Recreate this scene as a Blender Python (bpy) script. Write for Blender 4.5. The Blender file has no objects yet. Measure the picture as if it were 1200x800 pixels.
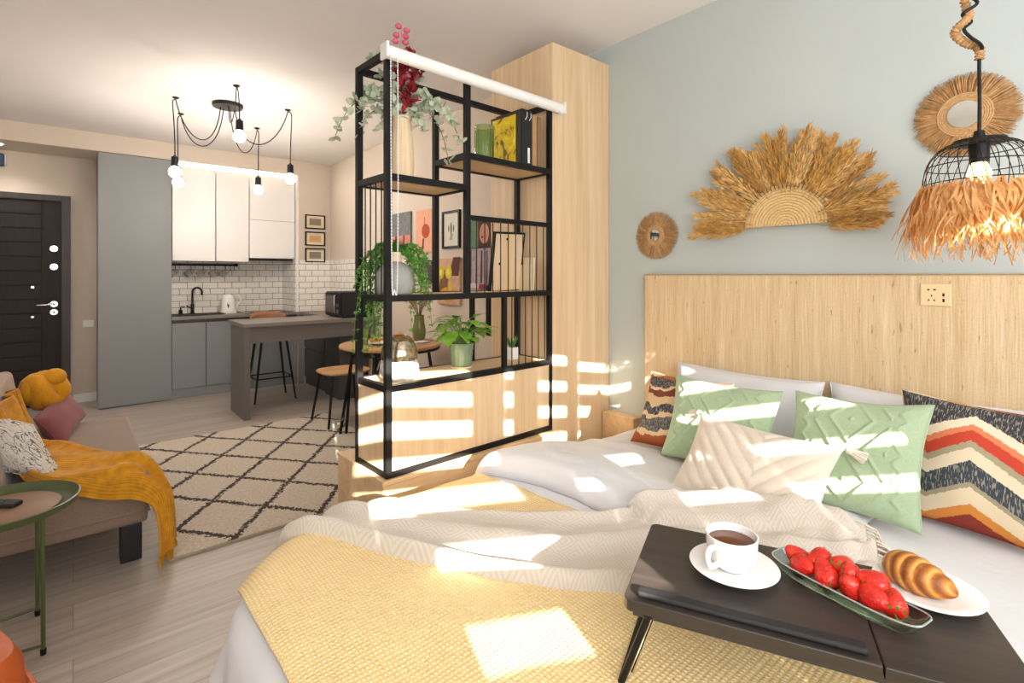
import bpy, math, random
from mathutils import Vector, Matrix, noise as mnoise
PI = math.pi
SC = bpy.context.scene
COL = SC.collection
V = Vector

# ------------------------------------------------------------------ camera, world, sun, daylight, exposure
cam = bpy.data.cameras.new('camera'); cam.sensor_width = 36; cam.lens = 18; cam.shift_y = -78 / 1200
cam.clip_start = 0.02
camo = bpy.data.objects.new('camera', cam); COL.objects.link(camo)
camo.location = (0, 0, 1.3); camo.rotation_euler = (PI / 2, 0, -math.asin(.6508))
SC.camera = camo
SC.view_settings.view_transform = 'Standard'; SC.view_settings.look = 'None'
SC.view_settings.gamma = 1; SC.view_settings.use_curve_mapping = False
SC.view_settings.exposure = 0.38

SUN_DIR = V((.33, .944, -.37)).normalized()
WN, WW, WC = V((.435, .9, 0)).normalized(), V((.9, -.435, 0)).normalized(), .8     # window wall: normal into the room, along the wall, distance

wd = bpy.data.worlds.new('sky'); SC.world = wd; wd.use_nodes = True
wd.node_tree.nodes['Background'].inputs[0].default_value = (.75, .87, 1, 1)
wd.node_tree.nodes['Background'].inputs[1].default_value = 2.0

def lamp(name, kind, loc, power, color=(1, 1, 1), direction=None, **kw):
    l = bpy.data.lights.new(name, kind); l.energy = power; l.color = color
    for k, x in kw.items(): setattr(l, k, x)
    o = bpy.data.objects.new(name, l); COL.objects.link(o); o.location = loc
    if direction is not None: o.rotation_euler = V(direction).to_track_quat('-Z', 'Y').to_euler()
    return o
lamp('sun', 'SUN', (0, -4, 4), 33.0, (1, .95, .86), SUN_DIR, angle=math.radians(.4))
p = WW * 1.05 - WN * (WC - .10)
lamp('window_daylight', 'AREA', (p.x, p.y, 1.65), 63, (.98, .99, 1), (WN.x, WN.y, .42), shape='RECTANGLE', size=2.6, size_y=1.5)
p = WW * -.2 - WN * (WC - .10)
lamp('left_fill', 'AREA', (p.x - .1, p.y + .05, 1.5), 12, (.98, .99, 1), (WN.x - .35, WN.y, .12), shape='RECTANGLE', size=.9, size_y=1.7)  # unseen fill lamp added left of the window to lift the room

# ------------------------------------------------------------------ mesh helpers
def tag(o, label=None, cat=None, group=None, kind=None):
    if label: o['label'] = label
    if cat: o['category'] = cat
    if group: o['group'] = group
    if kind: o['kind'] = kind
    return o

def thing(name, label, cat, loc=(0, 0, 0), rz=0, group=None, kind=None, rot=None):
    o = bpy.data.objects.new(name, None); COL.objects.link(o); o.empty_display_size = .1
    o.location = loc; o.rotation_euler = rot if rot else (0, 0, rz)
    return tag(o, label, cat, group, kind)

def copy_tree(o, parent=None):
    c = o.copy(); COL.objects.link(c)
    if parent: c.parent = parent
    for ch in list(o.children): copy_tree(ch, c)
    return c

def frame_of(d, up=V((0, 0, 1))):
    d = V(d).normalized()
    a = up if abs(d.dot(up)) < .95 else V((1, 0, 0))
    x = d.cross(a).normalized(); y = x.cross(d).normalized()
    return x, y

class G:
    def __init__(s): s.v = []; s.f = []; s.uv = []; s.mi = []
    def add(s, vs, fs, uvs=None, mi=0):
        b = len(s.v); s.v += [V(q) for q in vs]
        for i, f in enumerate(fs):
            s.f.append([b + k for k in f]); s.uv.append(uvs[i] if uvs else None); s.mi.append(mi)
        return s
    def obox(s, c, ux, uy, uz, mi=0):
        c, ux, uy, uz = V(c), V(ux), V(uy), V(uz)
        vs = [c + ux * a + uy * b + uz * d for d in (-1, 1) for b in (-1, 1) for a in (-1, 1)]
        return s.add(vs, [(0, 2, 3, 1), (4, 5, 7, 6), (0, 1, 5, 4), (2, 6, 7, 3), (0, 4, 6, 2), (1, 3, 7, 5)], mi=mi)
    def box(s, x0, x1, y0, y1, z0, z1, mi=0):
        return s.obox(((x0 + x1) / 2, (y0 + y1) / 2, (z0 + z1) / 2), ((x1 - x0) / 2, 0, 0), (0, (y1 - y0) / 2, 0), (0, 0, (z1 - z0) / 2), mi)
    def bar(s, a, b, w, h=None, up=V((0, 0, 1)), mi=0):
        a, b = V(a), V(b); x, y = frame_of(b - a, V(up)); h = h or w
        return s.obox((a + b) / 2, x * (w / 2), y * (h / 2), (b - a) / 2, mi)
    def tube(s, pts, r, n=8, closed=False, mi=0, flat=1.0):
        pts = [V(q) for q in pts]; m = len(pts); vs = []
        rs = r if isinstance(r, (list, tuple)) else [r] * m
        t0 = (pts[1] - pts[0]).normalized(); x, y = frame_of(t0)
        for i, q in enumerate(pts):
            if closed: t = (pts[(i + 1) % m] - pts[i - 1]).normalized()
            else: t = (pts[min(i + 1, m - 1)] - pts[max(i - 1, 0)]).normalized()
            x = (x - t * x.dot(t)); x = x.normalized() if x.length > 1e-6 else frame_of(t)[0]
            y = t.cross(x)
            for k in range(n):
                a = 2 * PI * k / n
                vs.append(q + x * (math.cos(a) * rs[i]) + y * (math.sin(a) * rs[i] * flat))
        fs = []
        for i in range(m if closed else m - 1):
            j = (i + 1) % m
            for k in range(n): fs.append((i * n + k, i * n + (k + 1) % n, j * n + (k + 1) % n, j * n + k))
        if not closed:
            fs.append(tuple(reversed(range(n)))); fs.append(tuple((m - 1) * n + k for k in range(n)))
        return s.add(vs, fs, mi=mi)
    def lathe(s, prof, c=(0, 0, 0), n=32, mi=0, rib=None, sx=1, sy=1):
        c = V(c); vs = []; m = len(prof)
        for i, (r, z) in enumerate(prof):
            for k in range(n):
                a = 2 * PI * k / n; rr = r * (1 + (rib(a, z) if rib else 0))
                vs.append(c + V((rr * math.cos(a) * sx, rr * math.sin(a) * sy, z)))
        fs = []; uvs = []
        for i in range(m - 1):
            for k in range(n):
                j = (k + 1) % n
                fs.append((i * n + k, i * n + j, (i + 1) * n + j, (i + 1) * n + k))
                uvs.append(((k / n, prof[i][1]), ((k + 1) / n, prof[i][1]), ((k + 1) / n, prof[i + 1][1]), (k / n, prof[i + 1][1])))
        if prof[0][0] > 1e-5: fs.append(tuple(reversed(range(n)))); uvs.append(None)
        if prof[-1][0] > 1e-5: fs.append(tuple((m - 1) * n + k for k in range(n))); uvs.append(None)
        return s.add(vs, fs, uvs, mi)
    def grid(s, fn, nu, nv, u0=0, u1=1, v0=0, v1=1, mi=0, uvf=None, flip=False):
        vs = []; us = []
        for j in range(nv + 1):
            for i in range(nu + 1):
                a = u0 + (u1 - u0) * i / nu; b = v0 + (v1 - v0) * j / nv
                vs.append(fn(a, b)); us.append(uvf(a, b) if uvf else (a, b))
        fs = []; uvs = []
        for j in range(nv):
            for i in range(nu):
                f = (j * (nu + 1) + i, j * (nu + 1) + i + 1, (j + 1) * (nu + 1) + i + 1, (j + 1) * (nu + 1) + i)
                if flip: f = f[::-1]
                fs.append(f); uvs.append([us[k] for k in f])
        return s.add(vs, fs, uvs, mi)
    def ell(s, c, r, n=16, m=10, rot=None, mi=0):
        c = V(c); r = r if isinstance(r, (tuple, list)) else (r, r, r); vs = []
        for i in range(m + 1):
            th = PI * i / m
            for k in range(n):
                ph = 2 * PI * k / n
                q = V((r[0] * math.sin(th) * math.cos(ph), r[1] * math.sin(th) * math.sin(ph), r[2] * math.cos(th)))
                vs.append(c + (rot @ q if rot else q))
        fs = [((i + 1) * n + k, (i + 1) * n + (k + 1) % n, i * n + (k + 1) % n, i * n + k) for i in range(m) for k in range(n)]
        return s.add(vs, fs, mi=mi)
    def prism(s, poly, z0, z1, mi=0):
        n = len(poly)
        vs = [V((a, b, z0)) for a, b in poly] + [V((a, b, z1)) for a, b in poly]
        fs = [tuple(reversed(range(n))), tuple(range(n, 2 * n))] + [(i, (i + 1) % n, n + (i + 1) % n, n + i) for i in range(n)]
        return s.add(vs, fs, mi=mi)
    def leaf(s, base, d, nrm, L, W, curl=.2, seg=4, mi=0, cup=.15):
        base, d, nrm = V(base), V(d).normalized(), V(nrm)
        side = d.cross(nrm)
        if side.length < 1e-4: side = d.cross(V((.3, .5, .8)))
        side.normalize(); nrm = side.cross(d).normalized(); vs = []; fs = []
        for i in range(seg + 1):
            t = i / seg; w = W * .5 * math.sin(PI * min(1, t ** .75 * .97 + .03)) if i < seg else 0.0005
            q = base + d * (L * t) - nrm * (curl * L * t * t)
            vs += [q + side * w + nrm * (cup * w), q, q - side * w + nrm * (cup * w)]
        for i in range(seg):
            a = i * 3
            fs += [(a, a + 1, a + 4, a + 3), (a + 1, a + 2, a + 5, a + 4)]
        return s.add(vs, fs, mi=mi)
    def disc_leaf(s, base, d, nrm, L, W, mi=0):
        base, d, nrm = V(base), V(d).normalized(), V(nrm)
        side = d.cross(nrm)
        if side.length < 1e-4: side = d.cross(V((.3, .5, .8)))
        side.normalize(); nrm = side.cross(d).normalized(); c = base + d * (L * .5); vs = [c + nrm * (L * .08)]
        for k in range(10):
            a = 2 * PI * k / 10; vs.append(c - d * (math.cos(a) * L * .5) + side * (math.sin(a) * W * .5 * (1 + .12 * math.cos(a))))
        return s.add(vs, [(0, 1 + k, 1 + (k + 1) % 10) for k in range(10)], mi=mi)
    def build(s, name, mat, parent=None, smooth=True, bevel=0, seg=2, merge=False, solid=0, sub=0, world=False, auto=None, loc=None, rot=None):
        vs = s.v
        me = bpy.data.meshes.new(name)
        ob = bpy.data.objects.new(name, me); COL.objects.link(ob)
        if parent is not None:
            if world:
                inv = parent.matrix_basis.inverted(); pp = parent.parent
                if pp is not None: inv = (pp.matrix_basis @ parent.matrix_basis).inverted()
                vs = [inv @ q for q in vs]
            ob.parent = parent
        elif loc is not None or rot is not None:
            ob.location = loc or (0, 0, 0)
            if rot: ob.rotation_euler = rot
        else:
            lo = V((min(q[i] for q in vs) for i in range(3))); hi = V((max(q[i] for q in vs) for i in range(3)))
            o = V(((lo.x + hi.x) / 2, (lo.y + hi.y) / 2, lo.z)); vs = [q - o for q in vs]; ob.location = o
        me.from_pydata([tuple(q) for q in vs], [], s.f); me.update()
        uvl = me.uv_layers.new(name='UVMap'); li = 0; data = []
        for i, f in enumerate(s.f):
            u = s.uv[i]
            if u: data += [c for q in u for c in q]
            else:
                nr = me.polygons[i].normal; ax = max(range(3), key=lambda k: abs(nr[k]))
                for k in f:
                    q = s.v[k]; data += ([q.y, q.z] if ax == 0 else [q.x, q.z] if ax == 1 else [q.x, q.y])
        uvl.data.foreach_set('uv', data)
        me.polygons.foreach_set('material_index', s.mi)
        me.polygons.foreach_set('use_smooth', [bool(smooth)] * len(s.f))
        for m in (mat if isinstance(mat, (list, tuple)) else [mat]): me.materials.append(m)
        if merge:
            import bmesh
            bm = bmesh.new(); bm.from_mesh(me); bmesh.ops.remove_doubles(bm, verts=bm.verts, dist=1e-5)
            bmesh.ops.recalc_face_normals(bm, faces=bm.faces); bm.to_mesh(me); bm.free()
        if smooth: 
            try: me.set_sharp_from_angle(angle=math.radians(auto or 42))
            except Exception: pass
        if solid:
            md = ob.modifiers.new('solid', 'SOLIDIFY'); md.thickness = solid; md.offset = 1
        if bevel:
            md = ob.modifiers.new('bevel', 'BEVEL'); md.width = bevel; md.segments = seg; md.limit_method = 'ANGLE'; md.angle_limit = math.radians(40)
        if sub:
            md = ob.modifiers.new('sub', 'SUBSURF'); md.levels = sub; md.render_levels = sub
        return ob

def struct(o): o['kind'] = 'structure'; return o
def nz(x, y, z=0.0): return mnoise.noise(V((x, y, z)))
def smooth01(t): t = max(0, min(1, t)); return t * t * (3 - 2 * t)
def bez(p0, p1, p2, p3, n=12):
    p0, p1, p2, p3 = V(p0), V(p1), V(p2), V(p3); r = []
    for i in range(n + 1):
        t = i / n; r.append(p0 * (1 - t) ** 3 + p1 * (3 * t * (1 - t) ** 2) + p2 * (3 * t * t * (1 - t)) + p3 * t ** 3)
    return r
def spline(pts, n=6):
    pts = [V(q) for q in pts]; r = []
    for i in range(len(pts) - 1):
        a = pts[max(i - 1, 0)]; b = pts[i]; c = pts[i + 1]; d = pts[min(i + 2, len(pts) - 1)]
        for k in range(n):
            t = k / n
            r.append(.5 * ((2 * b) + (c - a) * t + (2 * a - 5 * b + 4 * c - d) * t * t + (3 * b - a - 3 * c + d) * t ** 3))
    r.append(pts[-1]); return r

# ------------------------------------------------------------------ materials
def rgb(h):
    h = h.lstrip('#'); o = []
    for i in (0, 2, 4):
        c = int(h[i:i + 2], 16) / 255; o.append(c / 12.92 if c <= .04045 else ((c + .055) / 1.055) ** 2.4)
    return (*o, 1)
class NT:
    def __init__(s, name):
        s.m = bpy.data.materials.new(name); s.m.use_nodes = True; s.t = s.m.node_tree
        s.b = s.t.nodes['Principled BSDF']; s.tc = None
    def n(s, ty): return s.t.nodes.new(ty)
    def put(s, sock, val):
        if isinstance(val, bpy.types.NodeSocket): s.t.links.new(val, sock)
        else: sock.default_value = val
    def co(s, which='Object'):
        if not s.tc: s.tc = s.n('ShaderNodeTexCoord')
        return s.tc.outputs[which]
    def map(s, vec, scale=(1, 1, 1), loc=(0, 0, 0), rot=(0, 0, 0)):
        m = s.n('ShaderNodeMapping'); s.put(m.inputs[0], vec); m.inputs['Scale'].default_value = scale
        m.inputs['Location'].default_value = loc; m.inputs['Rotation'].default_value = rot; return m.outputs[0]
    def math(s, op, a, b=0.0, c=0.0):
        m = s.n('ShaderNodeMath'); m.operation = op
        for i, x in enumerate((a, b, c)): s.put(m.inputs[i], x)
        return m.outputs[0]
    def xyz(s, vec):
        m = s.n('ShaderNodeSeparateXYZ'); s.put(m.inputs[0], vec); return m.outputs
    def vec(s, x, y, z=0.0):
        m = s.n('ShaderNodeCombineXYZ')
        for i, q in enumerate((x, y, z)): s.put(m.inputs[i], q)
        return m.outputs[0]
    def noise(s, vec, scale=5, detail=3, rough=.5, dist=0):
        m = s.n('ShaderNodeTexNoise'); s.put(m.inputs['Vector'], vec); m.inputs['Scale'].default_value = scale
        m.inputs['Detail'].default_value = detail; m.inputs['Roughness'].default_value = rough; m.inputs['Distortion'].default_value = dist
        return m.outputs['Fac']
    def voro(s, vec, scale=5, feature='F1', out='Distance', rnd=1):
        m = s.n('ShaderNodeTexVoronoi'); m.feature = feature; s.put(m.inputs['Vector'], vec); m.inputs['Scale'].default_value = scale
        m.inputs['Randomness'].default_value = rnd
        return m.outputs[out]
    def wave(s, vec, scale, dist=0, dscale=1, ty='BANDS', d='X'):
        m = s.n('ShaderNodeTexWave'); m.wave_type = ty; m.bands_direction = d; s.put(m.inputs['Vector'], vec)
        m.inputs['Scale'].default_value = scale; m.inputs['Distortion'].default_value = dist; m.inputs['Detail Scale'].default_value = dscale
        return m.outputs['Fac']
    def mix(s, fac, a, b, blend='MIX'):
        m = s.n('ShaderNodeMix'); m.data_type = 'RGBA'; m.blend_type = blend
        s.put(m.inputs['Factor'], fac); s.put(m.inputs['A'] if False else m.inputs[6], a); s.put(m.inputs[7], b); return m.outputs[2]
    def ramp(s, fac, stops, interp='LINEAR'):
        m = s.n('ShaderNodeValToRGB'); s.put(m.inputs[0], fac); cr = m.color_ramp; cr.interpolation = interp
        while len(cr.elements) < len(stops): cr.elements.new(.5)
        for e, (q, c) in zip(cr.elements, stops): e.position = q; e.color = c if isinstance(c, tuple) else rgb(c) if isinstance(c, str) else (c, c, c, 1)
        return m.outputs[0]
    def bump(s, h, strength=.3, dist=.01):
        m = s.n('ShaderNodeBump'); s.put(m.inputs['Height'], h); m.inputs['Strength'].default_value = strength; m.inputs['Distance'].default_value = dist
        s.t.links.new(m.outputs[0], s.b.inputs['Normal']); return s
    def set(s, color=None, rough=None, **kw):
        if color is not None: s.put(s.b.inputs['Base Color'], rgb(color) if isinstance(color, str) else color)
        if rough is not None: s.put(s.b.inputs['Roughness'], rough)
        for k, x in kw.items(): s.put(s.b.inputs[k.replace('_', ' ')], x)
        return s
def plain(name, color, rough=.5, var=.06, vs=6, bs=0, bd=.002, **kw):
    t = NT(name); c = rgb(color) if isinstance(color, str) else color
    if var:
        f = t.noise(t.co(), vs, 4)
        lo = tuple(q * (1 - var) for q in c[:3]) + (1,); hi = tuple(min(1, q * (1 + var)) for q in c[:3]) + (1,)
        t.set(t.ramp(f, [(.3, lo), (.7, hi)]), rough, **kw)
    else: t.set(c, rough, **kw)
    if bs: t.bump(t.noise(t.co(), bs, 4), .4, bd)
    return t.m
def emit(name, color, strength):
    t = NT(name); t.set(color, .4); t.put(t.b.inputs['Emission Color'], rgb(color)); t.b.inputs['Emission Strength'].default_value = strength; return t.m
def glass(name, color='#ffffff', rough=.02, ior=1.45):
    t = NT(name); t.set(color, rough, Transmission_Weight=1.0, IOR=ior); return t.m
def wood(name, c1, c2, c3, rough=.45, axis=2, sc=1.0, fine=1.0):
    t = NT(name); s = [38 * sc, 38 * sc, 38 * sc]; s[axis] = 1.3 * sc
    g = t.noise(t.map(t.co(), tuple(s)), 1.0, 6, .62, .6)
    s2 = [5 * sc, 5 * sc, 5 * sc]; s2[axis] = .35 * sc
    b = t.noise(t.map(t.co(), tuple(s2), (3, 1, 7)), 1.0, 3, .5, .8)
    f = t.math('ADD', t.math('MULTIPLY', g, .6), t.math('MULTIPLY', b, .4))
    t.set(t.ramp(f, [(.32, c3), (.5, c1), (.68, c2)]), rough); t.bump(g, .12 * fine, .002); return t.m

M = {}
M['oak'] = wood('oak_veneer', '#dec19a', '#e8d0ae', '#cdab80')
M['oakflat'] = wood('oak_board', '#dbbc92', '#e5caa4', '#c9a577', axis=0)
M['table_wood'] = wood('table_wood', '#b98f60', '#c9a272', '#9f7648', axis=0)
M['palewood'] = wood('pale_wood', '#e6cfa9', '#efdcba', '#d2b488', .6)
M['darkwood'] = wood('dark_tray_wood', '#39322e', '#473e39', '#2b2622', .36, axis=0, fine=.6)
M['door'] = wood('dark_door_wood', '#1f1614', '#271c1a', '#16100f', .7)
M['black'] = plain('black_metal', '#0e0d0e', .5, .05, bs=0, Specular_IOR_Level=.3)
M['blackmatte'] = plain('matte_black', '#1b1a1b', .6, .05)
M['chrome'] = plain('chrome', '#d8d8da', .18, 0, Metallic=1.0)
M['wallbeige'] = plain('beige_wall_paint', '#d2c5b6', .85, .02, 2, 180, .0006)
M['wallsage'] = plain('sage_grey_wall_paint', '#b9c1bf', .85, .02, 2, 180, .0006)
M['wallplain'] = plain('white_wall_paint', '#e4dfd6', .85, .02, 2)
M['ceil'] = plain('ceiling_paint', '#e9e5e2', .9, .015, 2)
M['white'] = plain('white_paint', '#ebe9e6', .45, .01)
M['whitegloss'] = plain('white_gloss_front', '#efedea', .3, .008)
M['porcelain'] = plain('white_porcelain', '#f3f2f0', .12, 0)
M['greycab'] = plain('grey_cabinet_front', '#86898a', .5, .02, 3)
M['darkcab'] = plain('dark_grey_cabinet', '#4d4c4d', .5, .02, 3)
M['barfront'] = plain('grey_bar_laminate', '#6b6662', .5, .03, 3)
M['worktop'] = plain('grey_stone_worktop', '#7f7872', .42, .10, 60)
M['steel'] = plain('frame_steel_grey', '#5b5957', .4, .05, Metallic=.3)

def floor_mat():
    t = NT('laminate_planks'); b = t.n('ShaderNodeTexBrick'); t.put(b.inputs['Vector'], t.co('UV'))
    b.offset = .37; b.inputs['Scale'].default_value = 1; b.inputs['Brick Width'].default_value = 1.28; b.inputs['Row Height'].default_value = .19
    b.inputs['Mortar Size'].default_value = .0016; b.inputs['Mortar Smooth'].default_value = .1
    b.inputs['Color1'].default_value = (.25, .25, .25, 1); b.inputs['Color2'].default_value = (.75, .75, .75, 1); b.inputs['Mortar'].default_value = (.2, .2, .2, 1)
    rnd = b.outputs['Color']
    off = t.math('MULTIPLY', t.xyz(rnd)[0], 13.0)
    q = t.xyz(t.co('UV')); vec = t.vec(t.math('MULTIPLY', q[0], 1.5), t.math('MULTIPLY', q[1], 26), off)
    g = t.noise(vec, 1, 6, .6, .5)
    f = t.math('ADD', t.math('MULTIPLY', g, .75), t.math('MULTIPLY', t.xyz(rnd)[0], .25))
    c = t.ramp(f, [(.3, '#94897f'), (.5, '#aaa096'), (.72, '#bcb3a9')])
    c = t.mix(t.math('MULTIPLY', b.outputs['Fac'], .55), c, rgb('#6e6259'))
    t.set(c, .36); t.bump(t.math('SUBTRACT', g, b.outputs['Fac']), .08, .002); return t.m
M['floor'] = floor_mat()
def tile_mat():
    t = NT('white_brick_tile'); b = t.n('ShaderNodeTexBrick'); t.put(b.inputs['Vector'], t.co('UV'))
    b.inputs['Scale'].default_value = 1; b.inputs['Brick Width'].default_value = .152; b.inputs['Row Height'].default_value = .0715
    b.inputs['Mortar Size'].default_value = .0028; b.inputs['Mortar Smooth'].default_value = .15
    b.inputs['Color1'].default_value = rgb('#ebe6dd'); b.inputs['Color2'].default_value = rgb('#f2eee6'); b.inputs['Mortar'].default_value = rgb('#7d766d')
    t.set(b.outputs['Color'], .18); t.bump(t.math('SUBTRACT', 1.0, b.outputs['Fac']), .5, .003); return t.m
M['tile'] = tile_mat()
# ------------------------------------------------------------------ room shell
XW, YF, YB, ZC, XL = 2.43, 6.32, 6.85, 2.665, -1.1
def sbox(name, mat, *b): return struct(G().box(*b).build(name, mat, smooth=False))
sbox('floor', M['floor'], XL - .1, XW + .1, -2.3, YB + .1, -.1, 0)
sbox('ceiling', M['ceil'], XL - .1, XW + .1, -2.3, YB + .1, ZC, ZC + .1)
sbox('wall_right', M['wallsage'], XW, XW + .1, -2.3, 2.2, 0, ZC)
sbox('wall_gallery', M['wallbeige'], XW, XW + .1, 2.2, YB + .1, 0, ZC)
sbox('wall_back', M['wallbeige'], XL, XW, YB, YB + .1, 0, ZC)
sbox('wall_left', M['wallplain'], XL - .1, XL, -.9, YB + .1, 0, ZC)
sbox('wall_pier', M['wallbeige'], 2.05, XW, YF, YB, 0, 2.49)
sbox('trim_1', M['wallbeige'], XL, XW, YF, YB, 2.49, ZC)                 # dropped soffit beam over the kitchen
sbox('trim_2', M['white'], 2.025, 2.05, YF - .004, YB, .86, 2.49)        # white lining of the niche
# window wall behind the camera, with banded blinds
def wpt(s, z, d=0): q = WW * s - WN * (WC + d); return V((q.x, q.y, z))
def wbox(g, s0, s1, z0, z1, d0, d1):
    c = wpt((s0 + s1) / 2, (z0 + z1) / 2, (d0 + d1) / 2)
    return g.obox(c, WW * ((s1 - s0) / 2), WN * ((d1 - d0) / 2), V((0, 0, (z1 - z0) / 2)))
g = G()
for s0, s1, z0, z1 in ((-1.1, .2, 0, ZC), (1.9, 3.25, 0, ZC), (.2, 1.9, 0, .9), (.2, 1.9, 2.3, ZC)): wbox(g, s0, s1, z0, z1, 0, .12)
struct(g.build('wall_front', M['wallplain'], smooth=False))
win = thing('window_1', None, None, wpt(1.05, .9)); struct(win)
g = G()
for s0, s1 in ((.2, .27), (.795, .985), (1.04, 1.21), (1.41, 1.50), (1.83, 1.9)): wbox(g, s0, s1, .9, 2.3, .03, .08)
g.build('window_frame', M['white'], win, smooth=False, world=True)
M['blind'] = plain('blind_fabric', '#e9e5dd', .9, .02)
HALF = [((.24, .41), 1.395, .9), ((.745, .795), 1.395, 1.29), ((.64, .795), 1.285, .9)]
SLOTS = [((.27, .795), [(2.06, 2.0), (1.93, 1.873), (1.80, 1.736), (1.652, 1.596), (1.522, 1.465), (1.38, 1.33), (1.245, 1.19)]),
         ((.985, 1.04), [(2.055, 2.012), (1.937, 1.87), (1.797, 1.733), (1.51, 1.476)]),
         ((1.21, 1.41), [(2.14, 2.096), (2.0, 1.955), (1.866, 1.814), (1.727, 1.683), (1.58, 1.545), (1.44, 1.41)]),
         ((1.50, 1.83), [(2.112, 2.073), (1.983, 1.944), (1.863, 1.813), (1.722, 1.68), (1.574, 1.539), (1.445, 1.398)])]
for (s0, s1), sl in SLOTS:
    g = G(); top = 2.3
    for a, b in sl: wbox(g, s0, s1, a, top, .02, .026); top = b
    wbox(g, s0, s1, .9, top, .02, .026)
    g.build('blind', M['blind'], win, smooth=False, world=True)
g = G()
for (s0, s1), z1, z0 in HALF: wbox(g, s0, s1, z0, z1, .012, .016)
g.build('sun_patch_mask', M['blind'], win, smooth=False, world=True)  # unseen opaque pieces added to narrow the low sun patches
# tiled backsplash, baseboards
sbox('wall_tiles_niche', M['tile'], .78, 2.02, YB - .012, YB, .861, 1.50); sbox('wall_tiles_reveal', M['tile'], 2.015, 2.025, YF, YB - .012, .861, 1.50)
sbox('wall_tiles_pier', M['tile'], 2.05, XW - .012, YF - .012, YF, .863, 1.48); sbox('wall_tiles_right', M['tile'], XW - .012, XW, 5.05, YF, .863, 1.48)
sbox('baseboard_back', M['white'], .0, .20, YB - .016, YB, 0, .085)
sbox('baseboard_gallery', M['white'], XW - .016, XW, 2.5, 5.0, 0, .085)
# entry door
d = thing('door_1', None, None, (-.5, YB, 0)); struct(d)
g = G(); g.box(-.09, -.02, YB - .05, YB + .02, 0, 2.09); g.box(-1.06, -.99, YB - .05, YB + .02, 0, 2.09); g.box(-.9895, -.0905, YB - .05, YB + .02, 2.03, 2.09)
M['doorframe'] = wood('door_frame_wood', '#3a3230', '#463e3b', '#2b2523', .5)
g.build('door_frame', M['doorframe'], d, smooth=False, bevel=.004, world=True)
G().box(-.99, -.09, YB - .025, YB, .01, 2.03).build('door_leaf', M['door'], d, smooth=False, world=True)
g = G()
for k in range(14):
    z = .10 + k * .138
    g.box(-.86, -.235, YB - .034, YB - .025, z, z + .126)
g.build('door_slats', M['door'], d, smooth=False, bevel=.004, world=True)
g = G()
g.tube([(-.145, YB - .026, 1.01), (-.145, YB - .075, 1.01), (-.16, YB - .08, 1.01), (-.27, YB - .08, 1.005)], .008, 8)
g.build('door_handle', M['chrome'], d, world=True)
def rosette(z, x=-.145):
    g = G(); g.tube([(x, YB - .024, z), (x, YB - .036, z)], .03, 20)
    g.build('lock_rosette', M['chrome'], d, world=True, auto=60)
    G().box(x - .004, x + .004, YB - .039, YB - .034, z - .01, z + .01).build('keyhole', M['black'], d, smooth=False, world=True)
for z in (1.56, 1.38, 1.01, .93): rosette(z)
for x, z in ((-.3, 1.18), (-.3, .89), (-.56, 1.56)):
    g = G(); g.tube([(x, YB - .03, z), (x, YB - .042, z)], .012, 12); g.build('stud', M['chrome'], d, world=True)

# wall fittings near the door
t = thing('light_switch', 'small white double light switch on the beige wall beside the entry door', 'light switch', (.12, YB, .80))
G().box(.075, .165, YB - .01, YB, .765, .835).build('cover_plate', M['white'], t, smooth=False, bevel=.003, world=True)
for x in (.1, .14): G().box(x - .017, x + .017, YB - .014, YB - .01, .775, .825).build('rocker', M['porcelain'], t, smooth=False, bevel=.002, world=True)
M['blue'] = plain('dark_blue_plastic', '#2b3a63', .4, .05)
t = thing('alarm_box', 'small dark blue box high on the wall above the entry door', 'alarm', (-.6, YB, 2.38))
G().box(-.68, -.496, YB - .05, YB, 2.33, 2.45).build('housing', M['blue'], t, smooth=False, bevel=.012, world=True)
G().box(-.494, -.486, YB - .04, YB, 2.34, 2.44).build('side_trim', M['white'], t, smooth=False, bevel=.002, world=True)
t = thing('recessed_spotlight', 'recessed spotlight glowing in the lowered ceiling in front of the entry door', 'ceiling light', (-.53, 6.55, 2.49))
g = G(); g.lathe([(.045, -.004), (.055, -.006), (.06, 0), (.045, 0)], n=24); g.build('rim', M['white'], t)
g = G(); g.lathe([(0.0, -.018), (.03, -.013), (.043, -.004)], n=24); g.build('lens', emit('spot_lens', '#fff6ea', 14), t)
lamp('spotlight_beam', 'SPOT', (-.53, 6.55, 2.46), 16, (1, .93, .84), (.1, -.15, -1), spot_size=2.4, spot_blend=.8, shadow_soft_size=.05)

# ------------------------------------------------------------------ kitchen
t = thing('tall_cabinet', 'tall grey cabinet panel between the entry door wall and the kitchen niche', 'cabinet', (.45, 6.6, 0))
G().box(.185, .772, YF + .03, YB - .005, .0, 2.48).build('carcass', M['greycab'], t, smooth=False, world=True)
G().box(.182, .775, YF + .005, YF + .028, .012, 2.485).build('door', M['greycab'], t, smooth=False, bevel=.002, world=True)
G().box(.182, .775, YF + .003, YF + .02, 2.485, 2.49).build('top_strip', M['blackmatte'], t, smooth=False, world=True)
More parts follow.
